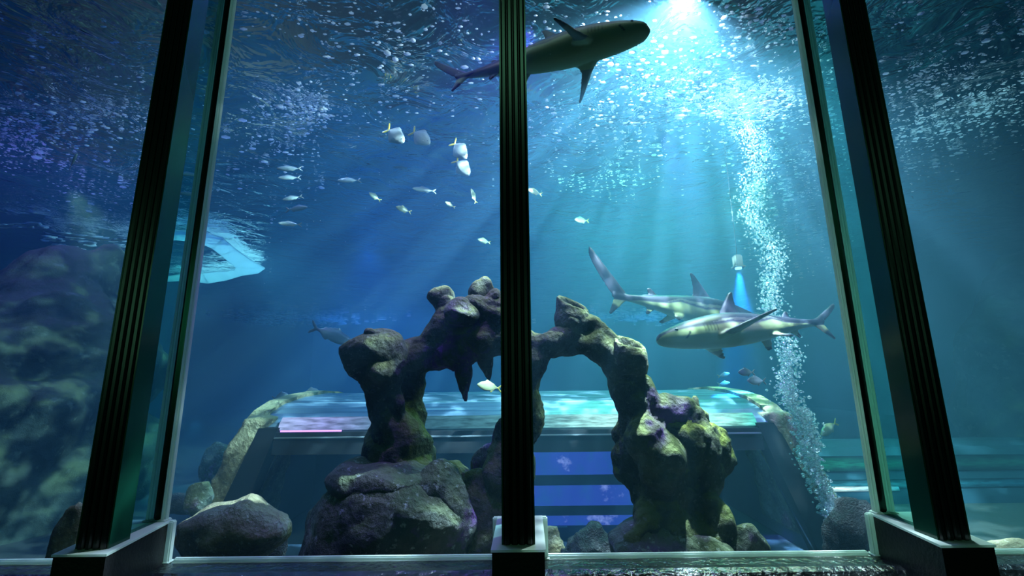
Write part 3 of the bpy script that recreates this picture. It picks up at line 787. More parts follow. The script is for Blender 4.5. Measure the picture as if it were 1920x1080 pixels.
def shark_mesh(name, L=1.4, pect=(0.30, -0.10), bend=0.5, bend_start=0.35, head_bend=0.0, tail_up=1.0, pect2=None, sweep=1.0):
    bm = bmesh.new(); seg = 28; rings = []
    for x, w, zt, zb in catmull(STN, 44):
        ring = []
        for i in range(seg):
            a = 2 * PI * i / seg; cy, cz = math.cos(a), math.sin(a)
            e = 0.88
            y = w * math.copysign(abs(cy) ** e, cy)
            zc, hz = (zt + zb) / 2, (zt - zb) / 2
            z = zc + hz * math.copysign(abs(cz) ** e, cz)
            ring.append(bm.verts.new((x, y, z)))
        rings.append(ring)
    for a, c in zip(rings, rings[1:]):
        for i in range(seg): bm.faces.new((a[i], a[(i + 1) % seg], c[(i + 1) % seg], c[i]))
    bm.faces.new(list(reversed(rings[0]))); bm.faces.new(rings[-1])
    Yd = (0, 1, 0)
    tips = []
    # first dorsal
    fin_loft(bm, [((.315, 0, .06), (.455, 0, .05), .013, Yd), ((.365, 0, .110), (.448, 0, .095), .009, Yd), ((.405, 0, .150), (.452, 0, .130), .007, Yd), ((.437, 0, .180), (.462, 0, .168), .0055, Yd), ((.458, 0, .192), (.470, 0, .186), .005, Yd)])
    fin_loft(bm, [((.44, 0, .055), (.47, 0, .05), .007, Yd), ((.455, 0, .068), (.49, 0, .068), .005, Yd)])
    tips.append((Vector((.462, 0, .192)), .066))
    # second dorsal
    fin_loft(bm, [((.635, 0, .028), (.70, 0, .022), .008, Yd), ((.668, 0, .055), (.702, 0, .045), .0055, Yd), ((.690, 0, .072), (.708, 0, .066), .005, Yd)])
    fin_loft(bm, [((.685, 0, .03), (.705, 0, .024), .006, Yd), ((.70, 0, .034), (.728, 0, .033), .005, Yd)])
    tips.append((Vector((.700, 0, .072)), .026))
    # pectorals
    for s, pp in ((-1, pect), (1, pect2 or pect)):
        sp, dr = pp
        def q(x, f): return (.235 + (x - .235) * sweep if f > .1 else x - (1 - sweep) * .03, s * (.045 + sp * f), -.040 + dr * f)
        Dn = Vector((0, -s * dr, sp)).normalized() * 1.0
        fin_loft(bm, [(q(.225, 0), q(.335, 0), .014, Dn), (q(.27, .3), q(.352, .25), .010, Dn), (q(.325, .62), q(.378, .55), .0075, Dn), (q(.370, .86), q(.404, .80), .006, Dn), (q(.404, 1.0), q(.420, .97), .005, Dn)])
        tips.append((Vector(q(.412, 1.0)), .078))
    # pelvics
    for s in (-1, 1):
        def q(x, f): return (x, s * (.028 + .045 * f), -.045 - .035 * f)
        Dn = Vector((0, s * .6, .8))
        fin_loft(bm, [(q(.51, 0), q(.575, 0), .008, Dn), (q(.54, .6), q(.588, .5), .006, Dn), (q(.565, 1), q(.595, .9), .005, Dn)])
        tips.append((Vector(q(.585, 1)), .026))
    # anal fin
    fin_loft(bm, [((.645, 0, -.024), (.705, 0, -.018), .007, Yd), ((.675, 0, -.05), (.705, 0, -.042), .0055, Yd), ((.693, 0, -.066), (.708, 0, -.06), .005, Yd)])
    tips.append((Vector((.700, 0, -.066)), .026))
    # tail: long upper lobe with a notch, short lower lobe
    u = tail_up
    fin_loft(bm, [((.80, 0, .012), (.865, 0, -.004), .009, Yd), ((.850, 0, .045 * u), (.900, 0, .020 * u), .0075, Yd), ((.915, 0, .092 * u), (.950, 0, .064 * u), .006, Yd), ((.965, 0, .130 * u), (.985, 0, .100 * u), .005, Yd), ((.990, 0, .150 * u), (1.005, 0, .124 * u), .005, Yd), ((1.01, 0, .160 * u), (1.012, 0, .142 * u), .0045, Yd)])
    fin_loft(bm, [((.79, 0, .004), (.865, 0, .010), .009, Yd), ((.828, 0, -.035), (.872, 0, -.012), .0065, Yd), ((.860, 0, -.072), (.882, 0, -.05), .005, Yd), ((.880, 0, -.092), (.890, 0, -.08), .0045, Yd)])
    tips.append((Vector((.882, 0, -.092)), .062)); tips.append((Vector((1.008, 0, .155 * u)), .045))
    bmesh.ops.recalc_face_normals(bm, faces=bm.faces)
    for v in bm.verts: v.co *= L
    me = remeshed(bm, 0.0048 * L, 2)
    n = len(me.vertices); co = np.empty(n * 3); me.vertices.foreach_get('co', co); co = co.reshape(-1, 3) / L
    # colour pattern: dark back, pale flank wedge, white belly, black fin tips, mouth and gill lines
    dark = np.zeros(n); blk = np.zeros(n)
    x, y, z = co.T
    xs = np.array([s[0] for s in STN])
    zt = np.interp(x, xs, [s[2] for s in STN]); zb = np.interp(x, xs, [s[3] for s in STN])
    h = (z - zb) / np.maximum(zt - zb, 1e-4)
    wv = 0.03 * np.sin(x * 23)
    line = np.interp(x, [0, .1, .2, .3, .42, .55, .62, .75, 1], [.55, .50, .50, .46, .42, .60, .40, .35, -1]) + wv
    dark = np.clip((h - line) / 0.10, 0, 1)
    st = np.interp(x, [.2, .3, .45, .58, .62], [0, .13, .2, .14, 0])      # pale wedge along the flank
    dark = np.where((h > line + .10) & (h < line + .10 + st * .7), dark * .35, dark)
    finy = np.abs(y) > np.interp(x, xs, [s[1] for s in STN]) + .006
    dark = np.where(finy & (z < 0), 0.35, dark)
    for tp, rr in tips:
        d = np.sqrt((x - tp.x) ** 2 + (y - tp.y) ** 2 + (z - tp.z) ** 2)
        blk = np.maximum(blk, np.clip((rr - d) / (rr * .18), 0, 1))
    mouth = (h < .42) & (h > .16) & (np.abs(x - (.050 + 0.055 * np.abs(y) / .05)) < .0035) & (x < .12)
    blk = np.maximum(blk, mouth * .9)
    for g in range(5):
        gl = (np.abs(x - (.185 + g * .014)) < .0018) & (h > .30) & (h < .62)
        blk = np.maximum(blk, gl * .55)
    edge = np.clip((z - (x - .80) * .78 * u + .004) / .01, 0, 1) * (x > .87) * (z > .03)
    blk = np.maximum(blk, edge * 0.35)
    at = me.color_attributes.new('pattern', 'FLOAT_COLOR', 'POINT')
    cc = np.zeros((n, 4)); cc[:, 0] = dark; cc[:, 1] = blk; cc[:, 3] = 1
    at.data.foreach_set('color', cc.ravel())
    # swimming bend, sideways
    ss = np.linspace(-0.05, 1.1, 400)
    k = np.where(ss > bend_start, bend * (ss - bend_start) / (1 - bend_start) * 2 / (1 - bend_start), 0.0) + np.where(ss < bend_start, -head_bend / bend_start, 0.0)
    ang = np.cumsum(k) * (ss[1] - ss[0]); ang -= np.interp(bend_start, ss, ang)
    px = np.cumsum(np.cos(ang)) * (ss[1] - ss[0]); py = np.cumsum(np.sin(ang)) * (ss[1] - ss[0])
    px -= np.interp(0, ss, px); py -= np.interp(0, ss, py)
    A = np.interp(x, ss, ang); X = np.interp(x, ss, px); Yc = np.interp(x, ss, py)
    out = np.stack([X - np.sin(A) * y, Yc + np.cos(A) * y, z], 1) * L
    me.vertices.foreach_set('co', out.astype(float).ravel()); me.update()
    me.name = name

    def bent(p):
        a = float(np.interp(p[0], ss, ang))
        return Vector((float(np.interp(p[0], ss, px)) - math.sin(a) * p[1], float(np.interp(p[0], ss, py)) + math.cos(a) * p[1], p[2])) * L
    return me, bent


def shark_mat():
    m, nt, ns, L = mat('shark_skin')
    va = N(ns, 'ShaderNodeVertexColor', layer_name='pattern'); se = N(ns, 'ShaderNodeSeparateColor'); L.new(va.outputs[0], se.inputs[0])
    r = ramp(ns, [(0, (0.13, 0.155, 0.07)), (0.5, (0.035, 0.035, 0.045)), (1, (0.010, 0.010, 0.016))]); L.new(se.outputs[0], r.inputs[0])
    x = N(ns, 'ShaderNodeMix', data_type='RGBA'); L.new(se.outputs[1], x.inputs[0]); L.new(r.outputs[0], x.inputs[6]); x.inputs[7].default_value = (0.002, 0.002, 0.003, 1)
    b = N(ns, 'ShaderNodeBsdfPrincipled', Roughness=0.45); b.inputs['Specular IOR Level'].default_value = 0.15
    L.new(x.outputs[2], b.inputs['Base Color'])
    tc = N(ns, 'ShaderNodeTexCoord'); n = N(ns, 'ShaderNodeTexNoise', Scale=60, Detail=3.0); L.new(tc.outputs['Object'], n.inputs['Vector'])
    bp = N(ns, 'ShaderNodeBump', Strength=0.12, Distance=0.004); L.new(n.outputs[0], bp.inputs['Height']); L.new(bp.outputs[0], b.inputs['Normal'])
    o = N(ns, 'ShaderNodeOutputMaterial'); L.new(b.outputs[0], o.inputs[0])
    return m


MAT['shark'] = shark_mat(); MAT['eye'] = simple('fish_eye', (0.006, 0.006, 0.007), 0.08, 0.8)


def place(o, nose, tail, roll=0.0):
    """o's +X runs nose to tail; roll turns the back away from upright"""
    d = (tail - nose).normalized(); side = Vector((0, 0, 1)).cross(d).normalized(); up = d.cross(side).normalized()
    q = Matrix.Rotation(roll, 3, d); side = q @ side; up = q @ up
    Mx = Matrix((d, side, up)).transposed().to_4x4(); Mx.translation = nose
    o.matrix_world = Mx


def shark(nose, tail, L, label, roll=0.0, **kw):
    me, bent = shark_mesh('reef_shark', L, **kw)
    o = mesh_obj('reef_shark', me, MAT['shark'], None, True)
    place(o, nose, tail, roll)
    tag(o, label, 'shark', 'blacktip reef sharks')
    for s in (-1, 1):
        bm = bmesh.new(); bmesh.ops.create_icosphere(bm, subdivisions=2, radius=0.0075 * L)
        e = bm_obj('eye', bm, MAT['eye'], o, True); e.location = bent((.068, s * .0475, .006))
    return o


shark(P(1219, 54, 1.62), P(858, 150, 1.92), 1.045, 'reef shark seen from below near the surface, crossing behind the central post', roll=math.radians(16), pect=(0.21, 0.0), pect2=(0.20, -0.11), bend=0.10, tail_up=1.0, sweep=0.6)
shark(P(1231, 634, 2.30), P(1578, 600, 2.62), 1.30, 'reef shark heading left in front, its tail ending at the right fin seal', roll=math.radians(-22), pect=(0.17, 0.02), pect2=(0.12, -0.02), bend=0.05, tail_up=0.6)
shark(P(1430, 608, 3.35), P(1156, 552, 2.95), 1.46, 'reef shark behind the other, heading right with its head hidden and tail raised', roll=0.0, pect=(0.20, -0.12), bend=-0.35, tail_up=1.5)


# ------------------------------------------------------------------ fish
def fish_mesh(name, prof, w, tail, dorsal, anal, voxel=0.022):
    """unit-long fish, nose at x=0; prof: (x, top, bottom)"""
    bm = bmesh.new(); seg = 14; rings = []
    for x, zt, zb in prof:
        ring = []; hw = w * math.sin(PI * min(1, (x + 0.03) / 0.85) ** 0.7) * 0.9 + 0.006
        for i in range(seg):
            a = 2 * PI * i / seg
            ring.append(bm.verts.new((x, hw * math.cos(a), (zt + zb) / 2 + (zt - zb) / 2 * math.sin(a))))
        rings.append(ring)
    for a, c in zip(rings, rings[1:]):
        for i in range(seg): bm.faces.new((a[i], a[(i + 1) % seg], c[(i + 1) % seg], c[i]))
    bm.faces.new(list(reversed(rings[0]))); bm.faces.new(rings[-1])
    Yd = (0, 1, 0); t = voxel * 0.8
    for fs in (tail, dorsal, anal):
        for f in fs:
            fin_loft(bm, [((a[0], 0, a[1]), (c[0], 0, c[1]), t, Yd) for a, c in f])
    me = remeshed(bm, voxel, 1); me.name = name
    n = len(me.vertices); co = np.empty(n * 3); me.vertices.foreach_get('co', co); co = co.reshape(-1, 3)
    xs = [p[0] for p in prof]
    zt = np.interp(co[:, 0], xs, [p[1] for p in prof]); zb = np.interp(co[:, 0], xs, [p[2] for p in prof])
    fin = ((co[:, 0] > 0.80) | (co[:, 2] > zt + .02) | (co[:, 2] < zb - .02)).astype(float)
    back = np.clip((co[:, 2] - (zt + zb) / 2) / np.maximum((zt - zb) / 2, .02), 0, 1)
    at = me.color_attributes.new('pattern', 'FLOAT_COLOR', 'POINT'); cc = np.zeros((n, 4)); cc[:, 0] = fin if 'moony' not in name else (co[:, 0] > 0.81); cc[:, 1] = back; cc[:, 3] = 1
    at.data.foreach_set('color', cc.ravel())
    return me


def fish_mat(name, belly, back, fin, rough=0.3):
    m, nt, ns, L = mat(name)
    va = N(ns, 'ShaderNodeVertexColor', layer_name='pattern'); se = N(ns, 'ShaderNodeSeparateColor'); L.new(va.outputs[0], se.inputs[0])
    r = ramp(ns, [(0, belly), (1, back)]); L.new(se.outputs[1], r.inputs[0])
    x = N(ns, 'ShaderNodeMix', data_type='RGBA'); L.new(se.outputs[0], x.inputs[0]); L.new(r.outputs[0], x.inputs[6]); x.inputs[7].default_value = (*fin, 1)
    b = N(ns, 'ShaderNodeBsdfPrincipled', Roughness=rough); L.new(x.outputs[2], b.inputs['Base Color'])
    o = N(ns, 'ShaderNodeOutputMaterial'); L.new(b.outputs[0], o.inputs[0])
    return m


moony_me = fish_mesh('silver_moony', [(0, .02, -.03), (.05, .10, -.10), (.15, .17, -.16), (.30, .235, -.23), (.45, .24, -.24), (.60, .175, -.18), (.72, .12, -.13), (.80, .06, -.06), (.84, .055, -.055)], .085,
                     [[((.80, .03), (.86, -.03)), ((.88, .14), (.93, .05)), ((.97, .22), (1.0, .17))], [((.80, -.03), (.86, .03)), ((.88, -.14), (.93, -.05)), ((.97, -.22), (1.0, -.17))]],
                     [[((.34, .24), (.76, .07)), ((.44, .29), (.75, .11)), ((.52, .30), (.66, .20))]], [[((.34, -.24), (.76, -.07)), ((.44, -.29), (.75, -.11)), ((.52, -.30), (.66, -.20))]])
slim_me = fish_mesh('slim_fish', [(0, .005, -.02), (.05, .045, -.05), (.15, .085, -.085), (.30, .115, -.11), (.45, .115, -.11), (.60, .085, -.085), (.72, .05, -.05), (.80, .032, -.032), (.84, .03, -.03)], .065,
                    [[((.80, .02), (.86, -.02)), ((.88, .07), (.93, .02)), ((.97, .13), (1.0, .10))], [((.80, -.02), (.86, .02)), ((.88, -.07), (.93, -.02)), ((.97, -.13), (1.0, -.10))]],
                    [[((.30, .10), (.70, .045)), ((.36, .165), (.70, .08))]], [[((.52, -.08), (.70, -.04)), ((.58, -.13), (.71, -.07))]])
oval_me = fish_mesh('oval_fish', [(0, .01, -.02), (.05, .07, -.07), (.15, .14, -.13), (.30, .19, -.18), (.45, .19, -.18), (.60, .14, -.14), (.72, .075, -.075), (.80, .042, -.042), (.84, .04, -.04)], .08,
                    [[((.80, .02), (.86, -.02)), ((.88, .10), (.93, .03)), ((.97, .16), (1.0, .12))], [((.80, -.02), (.86, .02)), ((.88, -.10), (.93, -.03)), ((.97, -.16), (1.0, -.12))]],
                    [[((.28, .17), (.70, .06)), ((.36, .25), (.71, .11))]], [[((.50, -.15), (.70, -.06)), ((.57, -.22), (.71, -.10))]])
FM = {'silver': fish_mat('silver_yellow_tail', (0.34, 0.36, 0.34), (0.22, 0.25, 0.25), (0.40, 0.32, 0.03)),
      'grey': fish_mat('grey_silver', (0.16, 0.19, 0.18), (0.09, 0.11, 0.11), (0.12, 0.13, 0.11)),
      'yellow': fish_mat('yellow_grey', (0.17, 0.19, 0.10), (0.13, 0.14, 0.06), (0.22, 0.20, 0.03)),
      'dark': fish_mat('dark_slate', (0.06, 0.07, 0.08), (0.02, 0.025, 0.03), (0.02, 0.02, 0.02))}
protos = {}


def eye_child(o, me):
    for s in (-1, 1):
        bm = bmesh.new(); bmesh.ops.create_icosphere(bm, subdivisions=1, radius=0.022)
        e = bm_obj('eye', bm, MAT['eye'], o, True); e.location = (.11, s * .052, .03)


def fish(kind, mk, px, py, lpx, ang, Y, label, group, name, yaw=0.35, cat='fish'):
    """ang: picture angle of the way the nose points, degrees, 0 = right, 90 = up"""
    key = (kind, mk)
    base = {'moony': moony_me, 'slim': slim_me, 'oval': oval_me}[kind]
    if key not in protos:
        me = base.copy(); me.materials.clear(); me.materials.append(FM[mk]); me.polygons.foreach_set('use_smooth', [True] * len(me.polygons))
        o = bpy.data.objects.new(name, me); C.objects.link(o); protos[key] = o
        if kind == 'moony': eye_child(o, me)
    else:
        src = protos[key]; o = src.copy(); o.name = name; C.objects.link(o)
        for ch in src.children:
            c = ch.copy(); C.objects.link(c); c.parent = o
    a = math.radians(ang); hx, hy = math.cos(a) * lpx / 2, math.sin(a) * lpx / 2
    n = P(px + hx, py - hy, Y - yaw * lpx / F * Y * 0.5); t = P(px - hx, py + hy, Y + yaw * lpx / F * Y * 0.5)
    place(o, n, t, 0)
    o.scale = ((t - n).length,) * 3
    return tag(o, label, cat, group)


g = 'silver fish with yellow tails'
fish('moony', 'silver', 740, 253, 44, -38, 2.9, 'silver fish with yellow tail swimming first, farthest from the central post', g, 'moony_fish')
fish('moony', 'silver', 788, 257, 44, -35, 3.0, 'silver fish with yellow tail, lilac sheen, second from the left in the school', g, 'moony_fish')
fish('moony', 'silver', 861, 281, 42, -50, 2.9, 'silver fish with yellow tail, upper of the close pair beside the central post', g, 'moony_fish')
fish('moony', 'silver', 866, 313, 42, -48, 2.95, 'silver fish with yellow tail, lower of the close pair beside the central post', g, 'moony_fish')
g2 = 'slim grey fish of the school below the silver ones'
for row in ((796, 356, 46, 172, 3.6, 'pale slim fish under the silver school, tail towards the central post'),
            (655, 338, 46, 180, 3.8, 'pinkish slim fish level in open water, left of the school'),
            (757, 312, 42, 178, 4.0, 'faint violet slim fish just under the two left silver fish'),
            (818, 318, 34, 178, 4.2, 'very faint slim fish left of the lower silver pair'),
            (912, 282, 44, 180, 3.8, 'violet slim fish touching the central post edge'),
            (832, 294, 42, 12, 4.0, 'violet slim fish pointing at the upper silver pair'),
            (543, 316, 50, 180, 3.5, 'pink edged slim fish, upper of the stacked pair by the left fin'),
            (543, 333, 44, 180, 3.6, 'pink edged slim fish, lower of the stacked pair by the left fin'),
            (549, 371, 40, 190, 3.7, 'slim fish with pink back below the stacked pair'),
            (556, 391, 42, 8, 3.9, 'dim greenish slim fish under the pink backed one'),
            (544, 420, 46, 176, 3.6, 'slim fish with bright back, lowest of the column right of the left fin'),
            (355, 327, 44, 175, 3.9, 'faint slim fish seen through the left glass fin, upper one'),
            (355, 364, 42, 172, 4.0, 'faint slim fish seen through the left glass fin, lower one'),
            (137, 303, 34, 65, 3.3, 'small bright fish rising beyond the left post')):
    fish('slim', 'grey', row[0], row[1], row[2], row[3], row[4], row[5], g2, 'slim_fish')
g3 = 'oval yellowish fish of the school'
for row in ((844, 384, 22, 150, 3.5, 'small oval fish under the slim pale one, nose up'),
            (757, 393, 32, 160, 3.5, 'oval yellow grey fish low in the school, nose up left'),
            (703, 369, 28, 145, 3.9, 'faint oval fish left of the pale slim fish'),
            (888, 368, 30, 110, 3.5, 'oval fish standing nearly upright beside the central post'),
            (1003, 360, 30, 160, 3.4, 'oval fish just right of the central post, yellow tail'),
            (1091, 413, 28, 175, 4.4, 'faint oval fish in the light beams right of the central post'),
            (908, 452, 26, 165, 4.6, 'faint oval fish lowest beside the central post'),
            (1357, 703, 24, 15, 3.6, 'small yellow fish under the front shark, upper of two'),
            (1357, 719, 24, 8, 3.6, 'small yellow fish under the front shark, lower of two'),
            (1555, 803, 40, -140, 3.9, 'yellow green fish tail up beside the bubble plume')):
    fish('oval', 'yellow', row[0], row[1], row[2], row[3], row[4], row[5], g3, 'oval_fish')
fish('oval', 'dark', 1400, 698, 32, 180, 3.1, 'dark fish in the blue light shaft, upper of two', 'dark fish in the blue beam', 'dark_fish')
fish('oval', 'dark', 1419, 714, 36, 178, 3.1, 'dark fish in the blue light shaft, lower of two', 'dark fish in the blue beam', 'dark_fish')
fish('oval', 'grey', 525, 744, 32, 15, 4.6, 'blue lit fish above the left end of the tunnel roof', 'blue lit fish over the tunnel roof', 'round_fish')
fish('oval', 'grey', 580, 737, 36, 15, 4.7, 'blue lit fish above the tunnel roof next to the rock arch', 'blue lit fish over the tunnel roof', 'round_fish')
fish('slim', 'dark', 622, 628, 90, -22, 4.4, 'large dim fish behind the head of the left rock pillar', None, 'grouper')
fish('oval', 'yellow', 918, 725, 48, 170, 2.9, 'dim green fish behind the short hanging spike', None, 'grouper')

# ------------------------------------------------------------------ underwater lamp
lp = P(1383, 490, 3.3)
r = empty('underwater_lamp', lp); tag(r, 'small pale underwater lamp hanging at the top of the blue light shaft', 'lamp')
bm = bmesh.new(); box(bm, -0.03, 0.03, -0.03, 0.03, -0.05, 0.05); bevel(bm, 0.010); o = bm_obj('lamp_housing', bm, simple('pale_lamp_housing', (0.08, 0.10, 0.075), 0.5)); o.parent = r
bm = bmesh.new(); bmesh.ops.create_cone(bm, cap_ends=True, segments=16, radius1=0.024, radius2=0.024, depth=0.012, matrix=Matrix.Translation((0, 0, -0.056))); o2 = bm_obj('lens', bm, emit('blue_lens', (0.2, 0.5, 1.0), 4)); o2.parent = o
bm = bmesh.new(); bmesh.ops.create_cone(bm, cap_ends=True, segments=8, radius1=0.0015, radius2=0.0015, depth=SURF - lp.z - 0.1, matrix=Matrix.Translation((0, 0, (SURF - lp.z) / 2 - 0.0))); o = bm_obj('hanging_cable', bm, MAT['black']); o.parent = r

# ------------------------------------------------------------------ bubbles, surface sparkles and foam, drifting specks
ICO = bmesh.new(); bmesh.ops.create_icosphere(ICO, subdivisions=1, radius=1.0)
IV = np.array([v.co[:] for v in ICO.verts]); IF = np.array([[v.index for v in f.verts] for f in ICO.faces]); ICO.free()


def swarm(name, pts, radii, m, label, cat, smooth=True):
    """pts (n,3), radii (n,3)"""
    n = len(pts); k = len(IV)
    V = (pts[:, None, :] + IV[None] * radii[:, None, :]).reshape(-1, 3)
    Fc = (IF[None] + (np.arange(n) * k)[:, None, None]).reshape(-1, 3)
    me = bpy.data.meshes.new(name)
    me.vertices.add(len(V)); me.vertices.foreach_set('co', V.ravel())
    me.loops.add(Fc.size); me.loops.foreach_set('vertex_index', Fc.ravel().astype(np.int32))
    me.polygons.add(len(Fc)); me.polygons.foreach_set('loop_start', (np.arange(len(Fc)) * 3).astype(np.int32)); me.polygons.foreach_set('loop_total', np.full(len(Fc), 3, np.int32))
    me.update(calc_edges=True)
    o = mesh_obj(name, me, m, None, smooth)
    return tag(o, label, cat, None, 'stuff')


way = np.array([(1562, 985), (1545, 930), (1522, 850), (1505, 800), (1490, 750), (1476, 690), (1466, 620), (1452, 540), (1437, 470), (1420, 400), (1412, 320), (1402, 235)], float)
wid = np.array([14, 20, 24, 24, 24, 22, 24, 26, 28, 30, 30, 36], float)
dep = np.linspace(2.72, 2.98, len(way))
NB = 5600
t = (1 - rng.random(NB) ** 0.75) * (len(way) - 1); t = np.clip(len(way) - 1 - (rng.random(NB) ** 1.25) * (len(way) - 1), 0, len(way) - 1.001)
pts = []; rad = []
for q in t:
    i = int(q); f = q - i
    c = way[i] * (1 - f) + way[i + 1] * f; w = wid[i] * (1 - f) + wid[i + 1] * f; Y = dep[i] * (1 - f) + dep[i + 1] * f
    sw = math.sin(q * 2.6) * w * 0.35
    p = P(c[0] + sw + rng.normal() * w * 0.5, c[1] + rng.normal() * 6, Y + rng.normal() * 0.07)
    p.z = min(p.z, SURF - 0.03)
    pts.append(p[:]); low = 1 - q / (len(way) - 1)
    rad.append(abs(rng.normal()) * (0.0018 + 0.0030 * low) + 0.0028 + 0.0020 * low)
rad = np.array(rad); rad = np.stack([rad, rad, rad * rng.uniform(.7, 1, NB)], 1)
swarm('bubble_plume', np.array(pts), rad, MAT['bubble'], 'rising column of air bubbles', 'bubbles')

# lamp sparkles and bubbles, both modelled as floating flecks: centre px, spread px, how many
CL = [(1400, 205, 70, 30, 520), (1385, 190, 120, 60, 420), (1290, 170, 150, 70, 420), (1440, 70, 90, 55, 140), (1330, 110, 110, 50, 130), (1180, 240, 120, 60, 220), (1130, 340, 110, 25, 120), (1500, 330, 90, 70, 170), (1560, 250, 60, 60, 90),
      (1700, 120, 60, 110, 130), (1790, 170, 110, 70, 240), (1860, 220, 70, 50, 180), (1740, 260, 80, 50, 160), (1720, 310, 60, 30, 60), (1560, 160, 80, 80, 90), (1900, 60, 60, 50, 50), (1480, 410, 70, 60, 60),
      (90, 235, 120, 50, 230), (30, 280, 60, 40, 150), (200, 215, 50, 25, 70), (160, 330, 110, 50, 170), (230, 400, 120, 40, 80), (80, 80, 100, 70, 60), (250, 120, 90, 60, 60), (300, 250, 70, 60, 60),
      (560, 200, 60, 40, 150), (590, 215, 40, 18, 90), (520, 260, 80, 60, 110), (500, 330, 100, 60, 90), (700, 60, 150, 70, 70), (860, 90, 120, 80, 60), (720, 200, 90, 40, 50), (640, 130, 120, 70, 60), (560, 40, 120, 40, 40), (430, 430, 110, 60, 70), (1050, 60, 90, 40, 70), (1150, 90, 80, 60, 70), (960, 250, 120, 80, 70), (1350, 20, 90, 30, 40),
      (1460, 480, 60, 60, 40), (1560, 440, 60, 60, 40)]
FP = []; FR = []
for cx, cy, sx, sy, n in CL:
    for _ in range(n):
        px, py = rng.normal(cx, sx * .6), rng.normal(cy, sy * .6)
        if py > 560 or py < -60 or px < -60 or px > 1980: continue
        p = PZ(px, py, SURF - 0.03)
        if p.y < GY + 0.1 or p.y > YB - 0.3 or abs(p.x) > 9.8: continue
        nn = noise.noise(Vector((p.x * 1.4, p.y * 1.4, 4))) + rng.normal() * .3
        if nn < -0.25: continue
        s = (0.0038 + 0.0060 * rng.random() ** 3) * (0.75 + 0.30 * p.y / 2)
        if rng.random() < 0.07: s *= 1.9
        FP.append((p.x, p.y, p.z - rng.random() * .02)); FR.append((s * rng.uniform(1.0, 2.6), s * rng.uniform(.8, 1.8), s * rng.uniform(.25, .5)))
swarm('surface_foam', np.array(FP), np.array(FR), MAT['foam'], 'white flecks of foam and bubbles floating on the water surface', 'foam')
# far sparkles low on the horizon, modelled as floating flecks
FP = []; FR = []
for cx, cy, sx, sy, n in ((520, 596, 150, 10, 260), (460, 607, 90, 7, 160), (620, 603, 50, 6, 70), (1300, 600, 200, 10, 260), (1500, 606, 90, 7, 160), (1220, 590, 120, 10, 80)):
    for _ in range(n):
        p = PZ(rng.normal(cx, sx * .6), rng.normal(cy, sy * .5), SURF - 0.03)
        if p.y > YB - 0.4 or p.y < 9 or abs(p.x) > 9.8: continue
        s = rng.uniform(.014, .036); FP.append(p[:]); FR.append((s * rng.uniform(1.5, 6.0), s * 1.5, s * .6))
if FP: swarm('distant_foam', np.array(FP), np.array(FR), MAT['foam'], 'far band of bluish foam at the back of the water surface', 'foam')
# drifting specks
n = 620; px = rng.uniform(420, 1560, n); py = rng.normal(150, 130, n); Y = rng.uniform(1.6, 3.0, n)
SP = np.array([P(a, c, y)[:] for a, c, y in zip(px, py, Y)]); ok = SP[:, 2] < SURF - 0.05
s = rng.uniform(.0006, .0016, n) * (1 + (rng.random(n) < .05) * 1.2)
swarm('drifting_specks', SP[ok], np.stack([s, s, s], 1)[ok], MAT['foam'], 'fine pale specks drifting in the open water', 'specks')

# bright patch on the water surface, made up as a thin pale sheet
S_LOW = SURF - 0.085


def sheet(name, polys, label, mt, thick=0.02, zz=SURF - 0.035):
    bm = bmesh.new()
    for poly in polys:
        w = [PZ(x, y, zz) for x, y in poly]
        a = [bm.verts.new((q.x, q.y, zz - thick)) for q in w]; c = [bm.verts.new((q.x, q.y, zz)) for q in w]
        m = len(a)
        for i in range(m): bm.faces.new((a[i], a[(i + 1) % m], c[(i + 1) % m], c[i]))
        f1 = bm.faces.new(list(reversed(a))); f2 = bm.faces.new(c)
        bmesh.ops.triangulate(bm, faces=[f1, f2])
    o = bm_obj(name, bm, mt); return tag(o, label, 'foam', None, 'stuff')


outer = [(250, 446), (288, 438), (330, 431), (380, 432), (418, 445), (442, 466), (470, 486), (497, 502), (484, 511), (455, 515), (425, 524), (390, 530), (350, 524), (300, 528)]
inner = [(255, 455), (292, 450), (330, 448), (372, 452), (398, 464), (415, 477), (432, 492), (442, 500), (438, 505), (425, 507), (405, 508), (380, 511), (350, 512), (300, 520)]
sheet('foam_sheet', [[outer[i], outer[i + 1], inner[i + 1], inner[i]] for i in range(len(outer) - 1)],
      'large pale foam outline floating beside the cliff top', MAT['patch'], 0.02, S_LOW)
FP = []; FR = []
for line in ([(0, 424), (40, 422), (66, 420), (90, 433), (112, 439)], [(60, 418), (78, 428), (100, 436)], [(112, 439), (140, 442), (200, 449)], [(80, 447), (115, 450)], [(100, 458), (130, 463), (158, 470)], [(118, 467), (150, 472)], [(210, 450), (240, 449)], [(216, 459), (240, 466)], [(150, 452), (176, 458)]):
    for (xa, ya), (xb_, yb2) in zip(line, line[1:]):
        n = int(abs(xb_ - xa) * 0.9) + 4
        for _ in range(n):
            f = rng.random(); p = PZ(xa + (xb_ - xa) * f, ya + (yb2 - ya) * f + rng.normal() * 1.6, SURF - 0.11)
            sz = rng.uniform(.012, .034); FP.append(p[:]); FR.append((sz * rng.uniform(1.5, 3.2), sz, sz * .4))
swarm('foam_streak', np.array(FP), np.array(FR), MAT['foam'], 'thin white streaks of foam above the cliff', 'foam')

